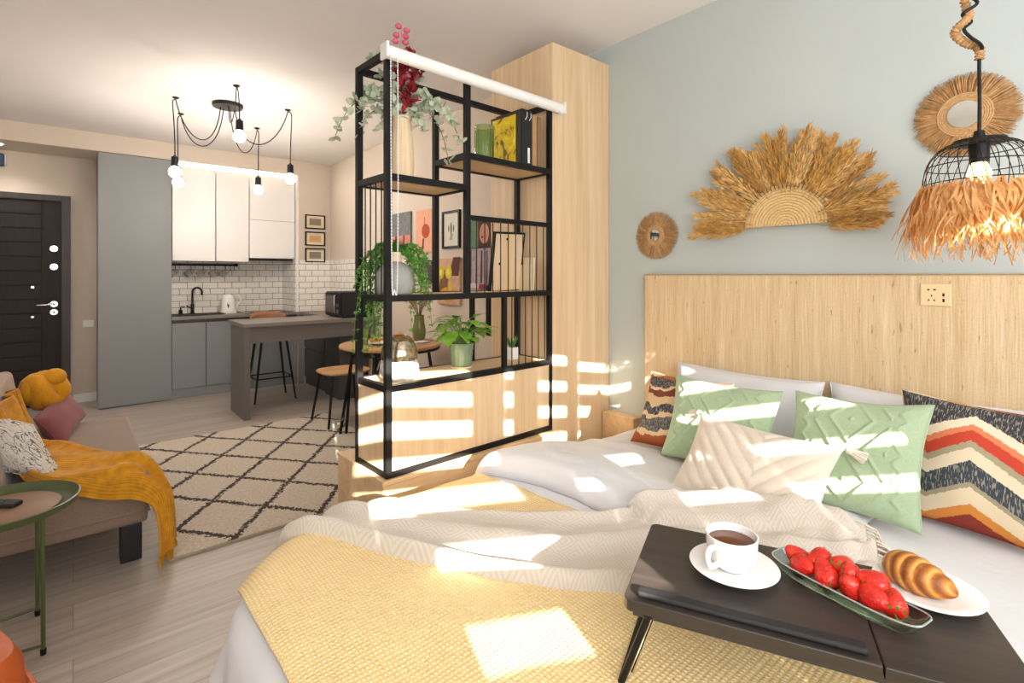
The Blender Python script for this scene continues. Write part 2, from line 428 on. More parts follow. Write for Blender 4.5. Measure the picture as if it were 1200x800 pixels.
# upper cabinets
def upper(x0, x1, z0, label):
    t = thing('wall_cabinet', label, 'cabinet', ((x0 + x1) / 2, YF + .25, z0), 0, 'white upper kitchen cabinets')
    G().box(x0 + .002, x1 - .002, YF + .075, YB - .013, z0, 2.452).build('carcass', M['white'], t, smooth=False, world=True)
    G().box(x0 + .003, x1 - .003, YF + .052, YF + .073, z0 - .006, 2.452).build('door', M['whitegloss'], t, smooth=False, bevel=.002, world=True)
    return t
upper(.785, 1.185, 1.455, 'white upper cabinet beside the tall grey panel, left of the two above the cup rail')
upper(1.189, 1.52, 1.455, 'white upper cabinet above the right end of the cup rail')
t = upper(1.524, 2.02, 1.50, 'white upper cabinet over the hob with the black hood edge underneath')
G().box(1.53, 2.0, YF + .07, YB - .1, 1.472, 1.499).build('extractor_hood', M['black'], t, smooth=False, bevel=.002, world=True)
G().box(1.527, 2.017, YF + .0495, YF + .0518, 1.93, 1.933).build('door_gap', M['steel'], t, smooth=False, world=True)
t = thing('strip_light', 'glowing light strip under the niche ceiling above the white upper cabinets', 'strip light', (1.4, YF + .12, 2.46))
G().box(.80, 2.02, YF + .10, YF + .13, 2.462, 2.489).build('housing', M['white'], t, smooth=False, world=True)
G().box(.81, 2.01, YF + .07, YF + .10, 2.47, 2.489).build('diffuser', emit('led_strip', '#fff4e6', 70), t, smooth=False, world=True)
# base cabinets
def base(x0, x1, label, mat):
    t = thing('base_cabinet', label, 'cabinet', ((x0 + x1) / 2, YF + .3, 0), 0, 'kitchen base cabinets')
    G().box(x0, x1, YF + .05, YB - .013, .1, .825).build('carcass', mat, t, smooth=False, world=True)
    G().box(x0 + .002, x1 - .002, YF + .028, YF + .048, .105, .79).build('door', mat, t, smooth=False, bevel=.002, world=True)
    G().box(x0, x1, YF + .04, YF + .055, .0, .1).build('plinth', mat, t, smooth=False, world=True)
    g = G(); g.box(x0, x1, YF + .044, YF + .05, .79, .825); g.build('grip_rail', M['steel'], t, smooth=False, world=True)
    return t
base(.778, 1.09, 'grey base cabinet under the sink beside the tall panel', M['greycab'])
base(1.092, 1.55, 'grey base cabinet under the kettle, left half hidden by the bar', M['greycab'])
bc = base(1.552, 2.045, 'grey base cabinet under the hob behind the bar stool', M['greycab'])
G().box(2.047, 2.107, YF - .018, YF - .003, 0, .825).build('corner_filler', M['greycab'], bc, smooth=False, world=True)
t = thing('drawer_unit', 'dark grey drawer unit along the right kitchen wall under the bar end', 'cabinet', (2.25, 6.0, 0))
G().box(2.13, XW - .005, 5.62, YF - .02, .0, .825).build('carcass', M['darkcab'], t, smooth=False, world=True)
for z0, z1 in ((.09, .42), (.435, .60), (.615, .80)): G().box(2.108, 2.128, 5.64, YF - .03, z0, z1).build('drawer_front', M['darkcab'], t, smooth=False, bevel=.003, world=True)
# worktop with sink opening kept simple: L-shaped slab
g = G(); g.box(.778, 2.045, YF - .01, YB - .013, .828, .86); g.box(2.05, XW - .014, 5.62, YF - .016, .828, .86); g.box(2.045, 2.05, YF - .01, YF - .004, .828, .86)
tag(g.build('worktop', M['worktop'], smooth=False, bevel=.002), 'grey stone-look kitchen worktop running from the sink round to the right wall', 'worktop')
# hob and sink
t = thing('hob', 'flat black glass hob set in the worktop below the hood', 'hob', (1.75, 6.58, .86))
G().box(1.48, 2.0, 6.36, 6.72, .8605, .867).build('glass_plate', plain('black_glass', '#101012', .08, 0), t, smooth=False, bevel=.002, world=True)
for x, y, r in ((1.62, 6.46, .07), (1.86, 6.46, .085), (1.62, 6.63, .085), (1.86, 6.63, .07)):
    g = G(); g.tube([(x + r * math.cos(k * PI / 16), y + r * math.sin(k * PI / 16), .8675) for k in range(32)], .0015, 4, closed=True); g.build('burner_ring', M['steel'], t, world=True)
t = thing('sink', 'round black sink with a drainer set in the worktop under the tap', 'sink', (1.0, 6.55, .86))
g = G(); g.lathe([(.0, .0022), (.14, .003), (.165, .008), (.20, .009), (.205, .002), (.205, .0005)], (.98, 6.55, .86), 40, sx=1.0, sy=.85); g.build('basin', M['blackmatte'], t, world=True)
g = G(); g.box(1.14, 1.30, 6.44, 6.66, .8605, .868)
for k in range(6): g.box(1.155 + k * .022, 1.163 + k * .022, 6.46, 6.64, .868, .872)
g.build('drainer', M['blackmatte'], t, smooth=False, bevel=.003, world=True)
t = thing('tap', 'black gooseneck kitchen tap with a side lever behind the sink', 'tap', (1.02, 6.72, .86))
g = G(); g.lathe([(.026, 0), (.026, .012), (.018, .02), (.017, .11), (.012, .12)], n=20); g.build('body', M['black'], t)
g = G(); g.tube([(0, 0, .11), (0, 0, .25)] + [(.045 - .045 * math.cos(a * PI / 8), -.02 * a / 8, .25 + .045 * math.sin(a * PI / 8)) for a in range(1, 9)] + [(.09, -.02, .21)], .011, 10); g.build('spout', M['black'], t)
g = G(); g.tube([(-.015, 0, .07), (-.05, -.01, .085), (-.055, -.012, .10)], .008, 8); g.build('lever', M['black'], t)
t = thing('soap_dispenser', 'small black soap pump standing left of the kitchen tap', 'soap dispenser', (.905, 6.70, .86))
g = G(); g.lathe([(.018, 0), (.02, .01), (.018, .05), (.008, .055), (.008, .07)], n=16); g.build('bottle', M['black'], t)
g = G(); g.tube([(0, 0, .07), (0, 0, .085), (.04, -.01, .085)], .006, 8); g.build('pump', M['black'], t)
# kettle
t = thing('kettle', 'white electric kettle with a handle on the worktop right of the tap', 'kettle', (1.36, 6.62, .86))
g = G(); g.lathe([(.0, .03), (.075, .03), (.078, .05), (.07, .14), (.06, .20), (.05, .215), (.012, .222), (.012, .235), (.0, .238)], n=32); g.build('jug', M['porcelain'], t)
g = G(); g.lathe([(.082, 0), (.085, .012), (.08, .028), (.0, .029)], n=32); g.build('base', M['white'], t)
g = G(); g.tube(spline([(.058, 0, .20), (.11, -.01, .20), (.125, -.01, .14), (.075, 0, .06)]), .011, 8); g.build('handle', M['porcelain'], t)
g = G(); g.leaf((-.015, -.078, .06), (0, .15, 1), (0, -1, 0), .09, .022, .0); g.build('water_window', M['steel'], t)
# cup rail and hanging cups
t = thing('cup_rail', 'black rail with hooks under the white upper cabinets holding hanging cups', 'rail', (1.1, YB - .04, 1.40))
g = G(); g.bar((.80, YB - .045, 1.415), (1.5, YB - .045, 1.415), .014, .022); g.box(1.47, 1.5, YB - .055, YB - .012, 1.40, 1.435); g.box(.80, .82, YB - .055, YB - .012, 1.40, 1.43)
g.build('bar', M['black'], t, smooth=False, world=True)
cx = [.87, 1.02, 1.14, 1.26, 1.37]
for x in cx + [1.42, 1.46]:
    g = G(); g.tube(spline([(x, YB - .045, 1.405), (x, YB - .045, 1.36), (x, YB - .055, 1.352), (x, YB - .066, 1.365)], 4), .0035, 6); g.build('hook', M['black'], t, world=True)
proto = None
M['cupglass'] = plain('smoky_cup_glass', '#b9b6b0', .15, .05)
labs = ['first hanging cup from the tall grey panel', 'second hanging cup from the tall grey panel', 'middle cup of the five hanging on the rail', 'fourth hanging cup, second from the free rail end', 'hanging cup nearest the free hooks of the rail']
for x, lb in zip(cx, labs):
    if proto is None:
        proto = thing('hanging_cup', None, 'cup', (0, 0, 0), 0, 'cups hanging from the kitchen rail')
        g = G(); g.lathe([(.028, 0), (.034, .01), (.04, .065), (.037, .065), (.031, .012), (0, .008)], n=24); g.build('bowl', M['cupglass'], proto)
        g = G(); g.tube(spline([(.037, 0, .055), (.062, 0, .05), (.06, 0, .02), (.034, 0, .015)], 5), .005, 6); g.build('handle', M['cupglass'], proto)
        o = proto
    else: o = copy_tree(proto)
    o.location = (x - .012, YB - .066, 1.30 - .01); o.rotation_euler = (.3, -.55, -.5); o['label'] = lb
# three small framed prints on the pier
M['mat_cream'] = plain('cream_mount', '#e6d3ad', .8, .03)
def small_print(z, col, label):
    t = thing('framed_print', label, 'picture', (2.245, YF, z - .1), 0, 'small framed prints stacked on the pier')
    x0, x1, z0, z1 = 2.125, 2.365, z - .086, z + .086; w = .014
    g = G(); g.box(x0, x1, YF - .02, YF, z0, z0 + w); g.box(x0, x1, YF - .02, YF, z1 - w, z1); g.box(x0, x0 + w, YF - .02, YF, z0 + w, z1 - w); g.box(x1 - w, x1, YF - .02, YF, z0 + w, z1 - w)
    g.build('frame', M['black'], t, smooth=False, world=True)
    G().box(x0 + w, x1 - w, YF - .008, YF, z0 + w, z1 - w).build('mount', M['mat_cream'], t, smooth=False, world=True)
    G().box(x0 + .05, x1 - .05, YF - .010, YF - .008, z0 + .045, z1 - .045).build('print', plain('print_' + col[1:], col, .8, .15, 90), t, smooth=False, world=True)
small_print(1.945, '#8d7c6c', 'small black-framed print with a brown panel, topmost of the three on the pier')
small_print(1.74, '#d3a67c', 'small black-framed print with a peach panel, middle of the three on the pier')
small_print(1.54, '#87807a', 'small black-framed print with a grey panel, lowest of the three on the pier')
# bar counter
t = thing('breakfast_bar', 'grey breakfast bar with a slab leg standing between kitchen and rug', 'bar counter', (1.8, 5.3, 0))
G().box(1.15, XW - .014, 5.0, 5.60, .828, .862).build('top', M['worktop'], t, smooth=False, bevel=.002, world=True)
G().box(1.155, 1.205, 5.005, 5.52, .0, .826).build('slab_leg', M['barfront'], t, smooth=False, bevel=.002, world=True)
G().box(1.207, XW - .014, 5.03, 5.05, .68, .826).build('apron', M['barfront'], t, smooth=False, world=True)
G().box(2.1, XW - .014, 5.2, 5.60, .0, .826).build('end_cabinet', M['darkcab'], t, smooth=False, world=True)
# bar stool
t = thing('bar_stool', 'black-legged bar stool with a low brown back tucked behind the bar', 'stool', (1.58, 5.74, 0))
g = G(); g.lathe([(0, .70), (.17, .70), (.18, .715), (.17, .735), (0, .74)], n=28); g.build('seat', M['blackmatte'], t)
M['tanleather'] = plain('brown_leather', '#9a6a4b', .5, .08, 20)
g = G()
def sb(u, v): 
    a = math.radians(25 + 130 * u); return V((.19 * math.cos(a), .19 * math.sin(a), .76 + .15 * v * (1 - .25 * abs(2 * u - 1) ** 2)))
g.grid(sb, 20, 4); g.build('backrest', M['tanleather'], t, solid=.016)
for x, y in ((-1, -1), (1, -1), (-1, 1), (1, 1)):
    g = G(); g.tube([(x * .11, y * .11, .705), (x * .20, y * .17, 0)], [.013, .009], 8); g.build('leg', M['black'], t)
g = G(); c = [(-.175, -.152, .24), (.175, -.152, .24), (.175, .152, .24), (-.175, .152, .24)]
for i in range(4): g.tube([c[i], c[(i + 1) % 4]], .007, 6)
g.build('footrest', M['black'], t)
# microwave on the bar end
t = thing('microwave', 'black microwave oven on the bar end against the right wall', 'microwave', (2.2, 5.25, .862))
G().box(2.06, 2.40, 5.04, 5.46, .872, 1.125).build('body', M['blackmatte'], t, smooth=False, bevel=.006, world=True)
G().box(2.046, 2.059, 5.155, 5.455, .882, 1.115).build('door', M['black'], t, smooth=False, bevel=.004, world=True)
G().box(2.043, 2.0458, 5.20, 5.42, .915, 1.085).build('window', plain('smoked_glass', '#5d5953', .1, .1), t, smooth=False, world=True)
G().box(2.046, 2.059, 5.045, 5.15, .882, 1.115).build('control_panel', M['black'], t, smooth=False, bevel=.004, world=True)
g = G(); g.tube([(2.04, 5.165, .91), (2.03, 5.165, .92), (2.03, 5.165, 1.08), (2.04, 5.165, 1.09)], .006, 6); g.build('handle', M['chrome'], t, world=True)
for z in (.93, .99): 
    g = G(); g.tube([(2.047, 5.10, z), (2.032, 5.10, z)], .018, 16); g.build('knob', M['steel'], t, world=True)
for x in (2.1, 2.36):
    for y in (5.08, 5.42): G().box(x - .015, x + .015, y - .015, y + .015, .862, .872).build('foot', M['black'], t, smooth=False, world=True)
# ------------------------------------------------------------------ oak tower, platform, ledge
t = thing('wardrobe_tower', 'tall oak wardrobe tower rising behind the black shelf beside the sage wall', 'wardrobe', (2.19, 2.2, 0))
G().box(1.972, XW - .003, 1.966, 2.475, .0, 2.55).build('carcass', M['oak'], t, smooth=False, bevel=.002, world=True)
G().box(1.952, XW - .003, 1.943, 1.963, .0, 2.55).build('door', M['oak'], t, smooth=False, bevel=.002, world=True)
G().box(1.952, 1.97, 1.966, 2.475, .0, 2.55).build('side_panel', M['oak'], t, smooth=False, bevel=.002, world=True)
t = thing('platform_box', 'low oak platform box carrying the black shelf divider beside the bed', 'platform', (1.45, 2.15, 0))
G().box(.945, 1.948, 1.898, 2.36, .0, .447).build('body', M['oakflat'], t, smooth=False, bevel=.002, world=True)
G().box(.942, 1.949, 1.895, 2.363, .449, .468).build('top', M['oakflat'], t, smooth=False, bevel=.002, world=True)
tag(G().box(2.36, XW - .003, 1.72, 1.938, 0, .50).build('bedside_ledge', M['oakflat'], smooth=False, bevel=.003), 'small oak ledge on the sage wall between the tower and the headboard', 'ledge')

# ------------------------------------------------------------------ black shelf divider
SH = V((.964, 1.906, .47)); SR = math.atan2(.039, .993)
sh = thing('shelf_divider', 'tall open black steel shelf divider with an oak box below standing on the platform', 'shelf', SH, SR)
P = .026; SL, SD, ST = .994, .28, 1.75
def post(x, y, z0, z1, w=P): G().box(x, x + w, y, y + w, z0, z1).build('post', M['black'], sh, smooth=False, bevel=.001)
for x, y in ((0, 0), (SL - P, 0), (0, SD - P), (SL - P, SD - P)): post(x, y, 0, ST)
post(.408, .0, .745, ST - P); post(.408, SD - P, .745, ST - P)
post(.640, .0, .375, .72, .022); post(.640, SD - P, .375, .72, .022)
def hrail(x0, x1, y0, y1, z, h=P): G().box(x0, x1, y0, y1, z, z + h).build('rail', M['black'], sh, smooth=False)
for z in (0, .350, .72, ST - P):
    hrail(P, SL - P, 0, P, z); hrail(P, SL - P, SD - P, SD, z); hrail(0.001, P - .001, P, SD - P, z); hrail(SL - P + .001, SL - .001, P, SD - P, z)
hrail(P, .408, 0, P, 1.22); hrail(P, .408, SD - P, SD, 1.22); hrail(.001, P - .001, P, SD - P, 1.22)
hrail(.434, SL - P, 0, P, 1.37); hrail(.434, SL - P, SD - P, SD, 1.37); hrail(.409, .433, P, SD - P, 1.37); hrail(.409, .433, P, SD - P, 1.22)
hrail(.434, SL - P, 0, P, 1.085, .022); hrail(SL - P + .001, SL - .001, P, SD - P, 1.37)
def board(x0, x1, z): G().box(x0, x1, P - .004, SD - P + .004, z, z + .016).build('shelf_board', M['oakflat'], sh, smooth=False)
board(P - .004, .41, 1.226); board(.432, SL - P + .004, 1.376); board(P - .004, SL - P + .004, .728)
def rod(x, y, z0, z1): 
    g = G(); g.tube([(x, y, z0), (x, y, z1)], .0028, 6); g.build('rod', M['black'], sh)
for k in range(4): rod(P / 2, .065 + k * .048, .745, 1.222)
for k in range(10): rod(.478 + k * .0505, P / 2, .745, 1.086)
for k in range(6): rod(.705 + k * .0475, P / 2, .375, .722)
bx = G().box(.004, SL - .004, .006, SD - .006, P - .002, .352).build('storage_box', M['oak'], sh, smooth=False)
G().box(P - .004, SL - P + .004, P - .004, SD - P + .004, .352, .375).build('box_top', M['oakflat'], sh, smooth=False)
def sp(x, y, z):                                   # point in the shelf's own frame -> world
    c, s = math.cos(SR), math.sin(SR); return V((SH.x + c * x - s * y, SH.y + s * x + c * y, SH.z + z))
# roller blind along the top front
t = thing('roller_blind', 'white roller blind tube with a bead chain along the top front of the black shelf', 'blind', sp(.0, -.02, ST - .03), SR)
g = G(); g.tube([(-.02, -.012, .0), (SL + .03, -.012, .0)], .027, 20); g.build('tube', M['whitegloss'], t)
g = G(); g.box(-.032, -.02, -.042, .016, -.032, .032); g.build('bracket', M['white'], t, smooth=False, bevel=.004)
g = G(); g.box(SL + .03, SL + .04, -.042, .016, -.032, .032); g.build('bracket', M['white'], t, smooth=False, bevel=.004)
M['chain'] = plain('white_bead_chain', '#e3e2e6', .4, 0)
g = G(); L = .95
path = [(-.012, -.035, -.02), (-.010, -.035, -L * .5), (-.006, -.035, -L + .02), (.004, -.036, -L), (.016, -.037, -L + .02), (.020, -.037, -L * .5), (.018, -.037, -.02)]
pts = spline(path, 40)
g.tube(pts, .0016, 5)
acc = 0
for a, b in zip(pts, pts[1:]):
    acc += (b - a).length
    if acc > .009: acc = 0; g.ell(b, .0034, 6, 4)
g.build('bead_chain', M['chain'], t)

# ------------------------------------------------------------------ plants and objects on the shelf
M['leaf_bright'] = plain('bright_green_leaf', '#7bb038', .4, .25, 30, Subsurface_Weight=0.0)
M['leaf_dark'] = plain('deep_green_leaf', '#3e7a34', .45, .3, 40)
M['leaf_trail'] = plain('fresh_trailing_leaf', '#5c9438', .5, .35, 50)
M['eucalyptus'] = plain('dusty_eucalyptus_leaf', '#bcc5ac', .65, .15, 40)
M['redleaf'] = plain('crimson_leaf', '#8e2328', .5, .3, 30)
M['pinkberry'] = plain('pink_leaf_disc', '#d2667a', .5, .2, 20)
M['stem'] = plain('brown_stem', '#7a6a48', .7, .1)
M['greenstem'] = plain('green_stem', '#6d8c3f', .6, .1)
# wooden vase with eucalyptus
vb = sp(.155, .14, 1.246)
t = thing('wooden_vase', 'tall pale fluted wooden vase holding eucalyptus on the upper left shelf', 'vase', vb)
prof = [(.0, 0), (.046, 0), (.050, .01), (.051, .08), (.046, .18), (.039, .262), (.041, .27), (.041, .285), (.034, .285), (.033, .25), (.0, .24)]
g = G(); g.lathe(prof, n=96, rib=lambda a, z: .02 * math.cos(24 * a) if .012 < z < .255 else 0); g.build('body', M['palewood'], t)
t = thing('eucalyptus_bouquet', 'bouquet of dusty eucalyptus with crimson leaves arching out of the wooden vase', 'plant', vb + V((0, 0, .25)))
rnd = random.Random(4); gl, gs, gr, gp = G(), G(), G(), G()
R3, F3 = V((.7593, -.6508, 0)), V((.6508, .7593, 0))                   # across and along the view, for spreading branches
def arch(dx, dy, up, drop, n=14): 
    e = R3 * dx + F3 * dy
    return bez((0, 0, -.1), e * .12 + V((0, 0, up)), e * .8 + V((0, 0, up * .9)), e + V((0, 0, up - drop)), n)
for dx, dy, up, dr in ((-.30, .0, .20, .26), (-.22, .05, .22, .10), (-.17, -.05, .17, .12), (-.10, .02, .25, .02), (-.2, .0, .12, .16), (.06, .04, .24, .02), (.14, -.02, .18, .10), (.22, .02, .16, .14), (.20, .06, .15, .30), (.26, .0, .14, .22), (-.08, -.06, .15, .18), (.1, -.05, .1, .14), (.02, .06, .2, .0), (-.12, -.02, .33, .04), (-.05, .0, .1, .2)):
    pts = arch(dx, dy, up, dr); gs.tube(pts, .0018, 5)
    for i in range(4, len(pts)):
        for k in range(4):
            d = V((rnd.uniform(-1, 1), rnd.uniform(-1, 1), rnd.uniform(-.4, .9)))
            gl.disc_leaf(pts[i] + V((rnd.uniform(-.01, .01),) * 3), d, V((rnd.uniform(-1, 1), rnd.uniform(-1, 1), 1)), rnd.uniform(.024, .042), rnd.uniform(.020, .034))
gl.build('eucalyptus_leaves', M['eucalyptus'], t); gs.build('stems', M['stem'], t)
for dx, dy, up in ((-.03, .0, .30), (.02, .02, .33), (.07, 0, .22), (.0, -.03, .25), (.09, .02, .27), (-.02, .02, .20), (.05, -.02, .15), (.06, -.04, .10)):
    pts = arch(dx, dy, up, 0)
    for i in range(5, len(pts)):
        for k in range(3):
            d = V((rnd.uniform(-1, 1), rnd.uniform(-1, 1), rnd.uniform(.0, 1.2)))
            gr.disc_leaf(pts[i], d, V((rnd.uniform(-1, 1), rnd.uniform(-1, 1), .6)), rnd.uniform(.028, .048), rnd.uniform(.016, .028))
gr.build('crimson_leaves', M['redleaf'], t)
pts = bez((0, 0, 0), (-.01, 0, .15), (-.02, 0, .3), V((.0, 0, .43)), 12); gp.tube(pts, .0016, 5)
for i in (8, 9, 10, 11, 12):
    for sgn in (-1, 1):
        q = pts[i] + R3 * (sgn * rnd.uniform(.014, .024)) + V((0, 0, rnd.uniform(-.01, .012)))
        gp.ell(q, (.016, .016, .012), 12, 8)
for dz in (.2, .22): gp.ell(R3 * .03 + V((0, 0, dz)), (.017, .014, .015), 10, 8)
gp.build('pink_leaf_discs', M['pinkberry'], t)
# green ribbed glass
t = thing('green_glass', 'ribbed green glass tumbler on the upper right shelf beside the yellow print', 'vase', sp(.63, .14, 1.393))
M['greenglass'] = glass('pale_green_glass', '#c2dba9', .12, 1.3)
g = G(); g.lathe([(0, 0), (.046, 0), (.049, .006), (.052, .19), (.048, .19), (.045, .012), (0, .01)], n=72, rib=lambda a, z: .02 * math.cos(24 * a)); g.build('tumbler', M['greenglass'], t)
# row of standing items on the upper right shelf
def shelf_box(name, label, cat, x0, x1, y0, y1, z0, z1, mat, group=None, part='body'):
    t = thing(name, label, cat, sp((x0 + x1) / 2, (y0 + y1) / 2, z0), SR, group)
    hx, hy = (x1 - x0) / 2, (y1 - y0) / 2
    G().box(-hx, hx, -hy, hy, 0, z1 - z0).build(part, mat, t, smooth=False, bevel=.0015)
    return t, hx, hy, z1 - z0
M['dkframe'] = plain('dark_frame', '#2a2320', .5, .08)
t, hx, hy, h = shelf_box('framed_picture', 'dark framed yellow print turned sideways beside the green glass', 'picture', .765, .79, .035, .245, 1.393, 1.67, M['dkframe'], part='frame')
def ymat():
    t = NT('yellow_abstract_print'); q = t.co(); f = t.noise(q, 14, 3, .5, 1.2)
    t.set(t.ramp(f, [(0, '#4a3a12'), (.38, '#6b5412'), (.42, '#d9b40f'), (.6, '#f0d11c'), (.72, '#f6e27a'), (.8, '#e5c10e')]), .3); return t.m
G().box(-hx - .002, -hx, -hy + .014, hy - .014, .014, h - .014).build('print', ymat(), t, smooth=False)
t, hx, hy, h = shelf_box('file_box', 'black file box with a small white label between the yellow print and brown books', 'box', .796, .868, .035, .24, 1.393, 1.69, M['blackmatte'])
G().box(.005, .020, -hy - .002, -hy, .02, .10).build('label', M['white'], t, smooth=False)
for x in (-.012, .016):
    g = G(); g.tube([(x, -hy, h - .055), (x + .004, -hy - .01, h - .04), (x + .008, -hy - .006, h - .015)], .002, 5); g.build('ribbon_tab', M['white'], t)
M['kraft'] = plain('brown_kraft_cover', '#8b6a4c', .7, .08, 20); M['kraft2'] = plain('tan_kraft_cover', '#b08a60', .7, .08, 20)
shelf_box('standing_book', 'tan book standing just right of the black file box', 'book', .875, .905, .035, .22, 1.393, 1.675, M['kraft2'], 'books beside the file box')
shelf_box('standing_book', 'brown book at the far right end of the upper shelf against the post', 'book', .911, .94, .035, .22, 1.393, 1.672, M['kraft'], 'books beside the file box')
# grey carved vase with trailing plant
vb = sp(.115, .135, .745)
t = thing('carved_vase', 'grey carved vase with a wooden neck on the middle shelf behind the bead chain', 'vase', vb)
M['greyceramic'] = plain('grey_ceramic', '#a3a29d', .5, .06, 20)
def carve(a, z): return .075 * abs(math.sin(9 * a + 2.2 * math.sin(z * 60))) * math.sin(PI * min(1, max(0, (z - .005) / .14)))
g = G(); g.lathe([(0, 0), (.07, 0), (.079, .008), (.083, .05), (.076, .095), (.055, .128), (.03, .143), (.0, .145)], n=84, rib=carve); g.build('body', M['greyceramic'], t)
g = G(); g.lathe([(.027, .142), (.029, .146), (.029, .185), (.022, .185), (.02, .15)], n=32); g.build('wooden_neck', M['palewood'], t)
t = thing('trailing_plant', 'green trailing plant spilling from the grey vase down both sides of the shelf', 'plant', vb + V((0, 0, .18)))
rnd = random.Random(8); gl, gs = G(), G()
trails = [(-rnd.uniform(.05, .18), rnd.uniform(-.05, .06), rnd.uniform(.0, .05), rnd.uniform(.10, .46)) for k in range(26)] + [(rnd.uniform(.05, .15), rnd.uniform(-.02, .07), rnd.uniform(.0, .04), rnd.uniform(.08, .36)) for k in range(15)]
for dx, dy, up, dr in trails:
    e = R3 * dx + F3 * dy
    pts = bez((0, 0, -.02), e * .4 + V((0, 0, up + .05)), e * .95 + V((0, 0, up - .0)), e * 1.05 + R3 * rnd.uniform(-.02, .02) + V((0, 0, up - dr)), 26); gs.tube(pts, .0011, 4)
    for i in range(3, len(pts)):
        for k in range(3):
            d = V((rnd.uniform(-1, 1), rnd.uniform(-1, 1), rnd.uniform(-1, .5)))
            gl.leaf(pts[i] + V((rnd.uniform(-.008, .008), rnd.uniform(-.008, .008), 0)), d, V((rnd.uniform(-1, 1), rnd.uniform(-1, 1), 1)), rnd.uniform(.011, .021), rnd.uniform(.009, .015), .2, 3)
for k in range(330):
    a, r = rnd.uniform(0, 2 * PI), rnd.uniform(0, .045)
    gl.leaf((r * math.cos(a), r * math.sin(a), rnd.uniform(.005, .06 - r * .5)), (math.cos(a), math.sin(a), rnd.uniform(.0, 1)), (0, 0, 1), rnd.uniform(.014, .026), rnd.uniform(.007, .012), .3, 3)
gl.build('leaves', M['leaf_trail'], t); gs.build('stems', M['greenstem'], t)
# back of a framed board leaning behind the rods, two slim books
c0 = sp(.802, .175, .747)
t = thing('leaning_frame', 'photo frame seen from its wooden back leaning behind the thin black rods', 'picture frame', c0, SR, rot=(math.radians(9), math.radians(-1.5), SR))
G().box(-.10, .10, -.006, .006, 0, .305).build('back_board', M['oak'], t, smooth=False)
g = G(); w = .008
g.box(-.108, -.10, -.008, .012, -.004, .313); g.box(.10, .108, -.008, .012, -.004, .313); g.box(-.10, .10, -.008, .012, -.004, .002); g.box(-.10, .10, -.008, .012, .303, .313)
g.build('frame_edge', M['black'], t, smooth=False)
for x, z in ((-.02, .27), (-.06, .14)): G().box(x - .005, x + .005, -.009, -.006, z, z + .012).build('clip', M['black'], t, smooth=False)
M['cream_paper'] = plain('cream_cover', '#e2d0ab', .7, .05)
shelf_box('slim_book', 'short cream book standing right behind the leaning frame', 'book', .898, .912, .08, .2, .746, .885, M['cream_paper'], 'slim cream books on the middle shelf')
t, *_ = shelf_box('slim_book', 'taller slim cream book nearest the right post on the middle shelf', 'book', .918, .932, .08, .2, .748, .925, M['cream_paper'], 'slim cream books on the middle shelf')
t.rotation_euler = (0, math.radians(3), SR)
# mercury glass lantern on the box top
t = thing('glass_lantern', 'round gold mercury glass vase with a silvery white base on the shelf box', 'vase', sp(.13, .12, .375))
def mercmat(n, a, b, rough, met):
    t = NT(n); f = t.noise(t.co(), 45, 5, .7); t.set(t.ramp(f, [(.35, a), (.65, b)]), rough, Metallic=met); t.bump(f, .2, .003); return t.m
g = G(); g.lathe([(0, .0), (.072, 0), (.083, .012), (.086, .03), (.083, .065), (.078, .085)], n=48); g.build('frosted_base', mercmat('frosted_silver', '#a9a6a4', '#f2f0ee', .35, .25), t)
g = G(); g.lathe([(.078, .0855), (.081, .10), (.076, .135), (.062, .168), (.042, .186), (.030, .190), (.026, .186), (.04, .178), (.06, .155), (.07, .12), (.07, .09)], n=48); g.build('gold_dome', mercmat('gold_mercury_glass', '#8d8061', '#d6cbb0', .12, .85), t)
# potted leafy plant
t = thing('ribbed_glass_pot', 'ribbed green glass pot on a cork coaster on the shelf box', 'pot', sp(.50, .16, .375))
g = G(); g.lathe([(0, 0), (.052, 0), (.052, .006), (0, .006)], n=32); g.build('coaster', M['palewood'], t)
M['potglass'] = plain('sage_ribbed_glass', '#8da586', .15, .12, 30, Transmission_Weight=.35)
g = G(); g.lathe([(0, .007), (.046, .007), (.05, .012), (.062, .12), (.058, .12), (.05, .1), (0, .1)], n=72, rib=lambda a, z: .03 * math.cos(16 * a) if z < .118 else 0); g.build('pot', M['potglass'], t)
t = thing('leafy_plant', 'bright green leafy houseplant growing in the ribbed glass pot', 'plant', sp(.50, .16, .375) + V((0, 0, .1)))
rnd = random.Random(12); gl, gs = G(), G()
for k in range(46):
    a = rnd.uniform(0, 2 * PI); r = rnd.uniform(.03, .135); h = rnd.uniform(.02, .14) * (1 - r * 2.2) + .03
    e = V((math.cos(a) * r, math.sin(a) * r * .75, h)); pts = bez((0, 0, -.05), (e.x * .2, e.y * .2, h * .8), (e.x * .7, e.y * .7, h * 1.1), e, 6); gs.tube(pts, .0018, 4)
    gl.leaf(e, (math.cos(a), math.sin(a), rnd.uniform(-.5, .5)), (0, 0, 1), rnd.uniform(.06, .10), rnd.uniform(.045, .068), .35, 6)
gl.build('leaves', M['leaf_bright'], t); gs.build('stems', M['greenstem'], t)
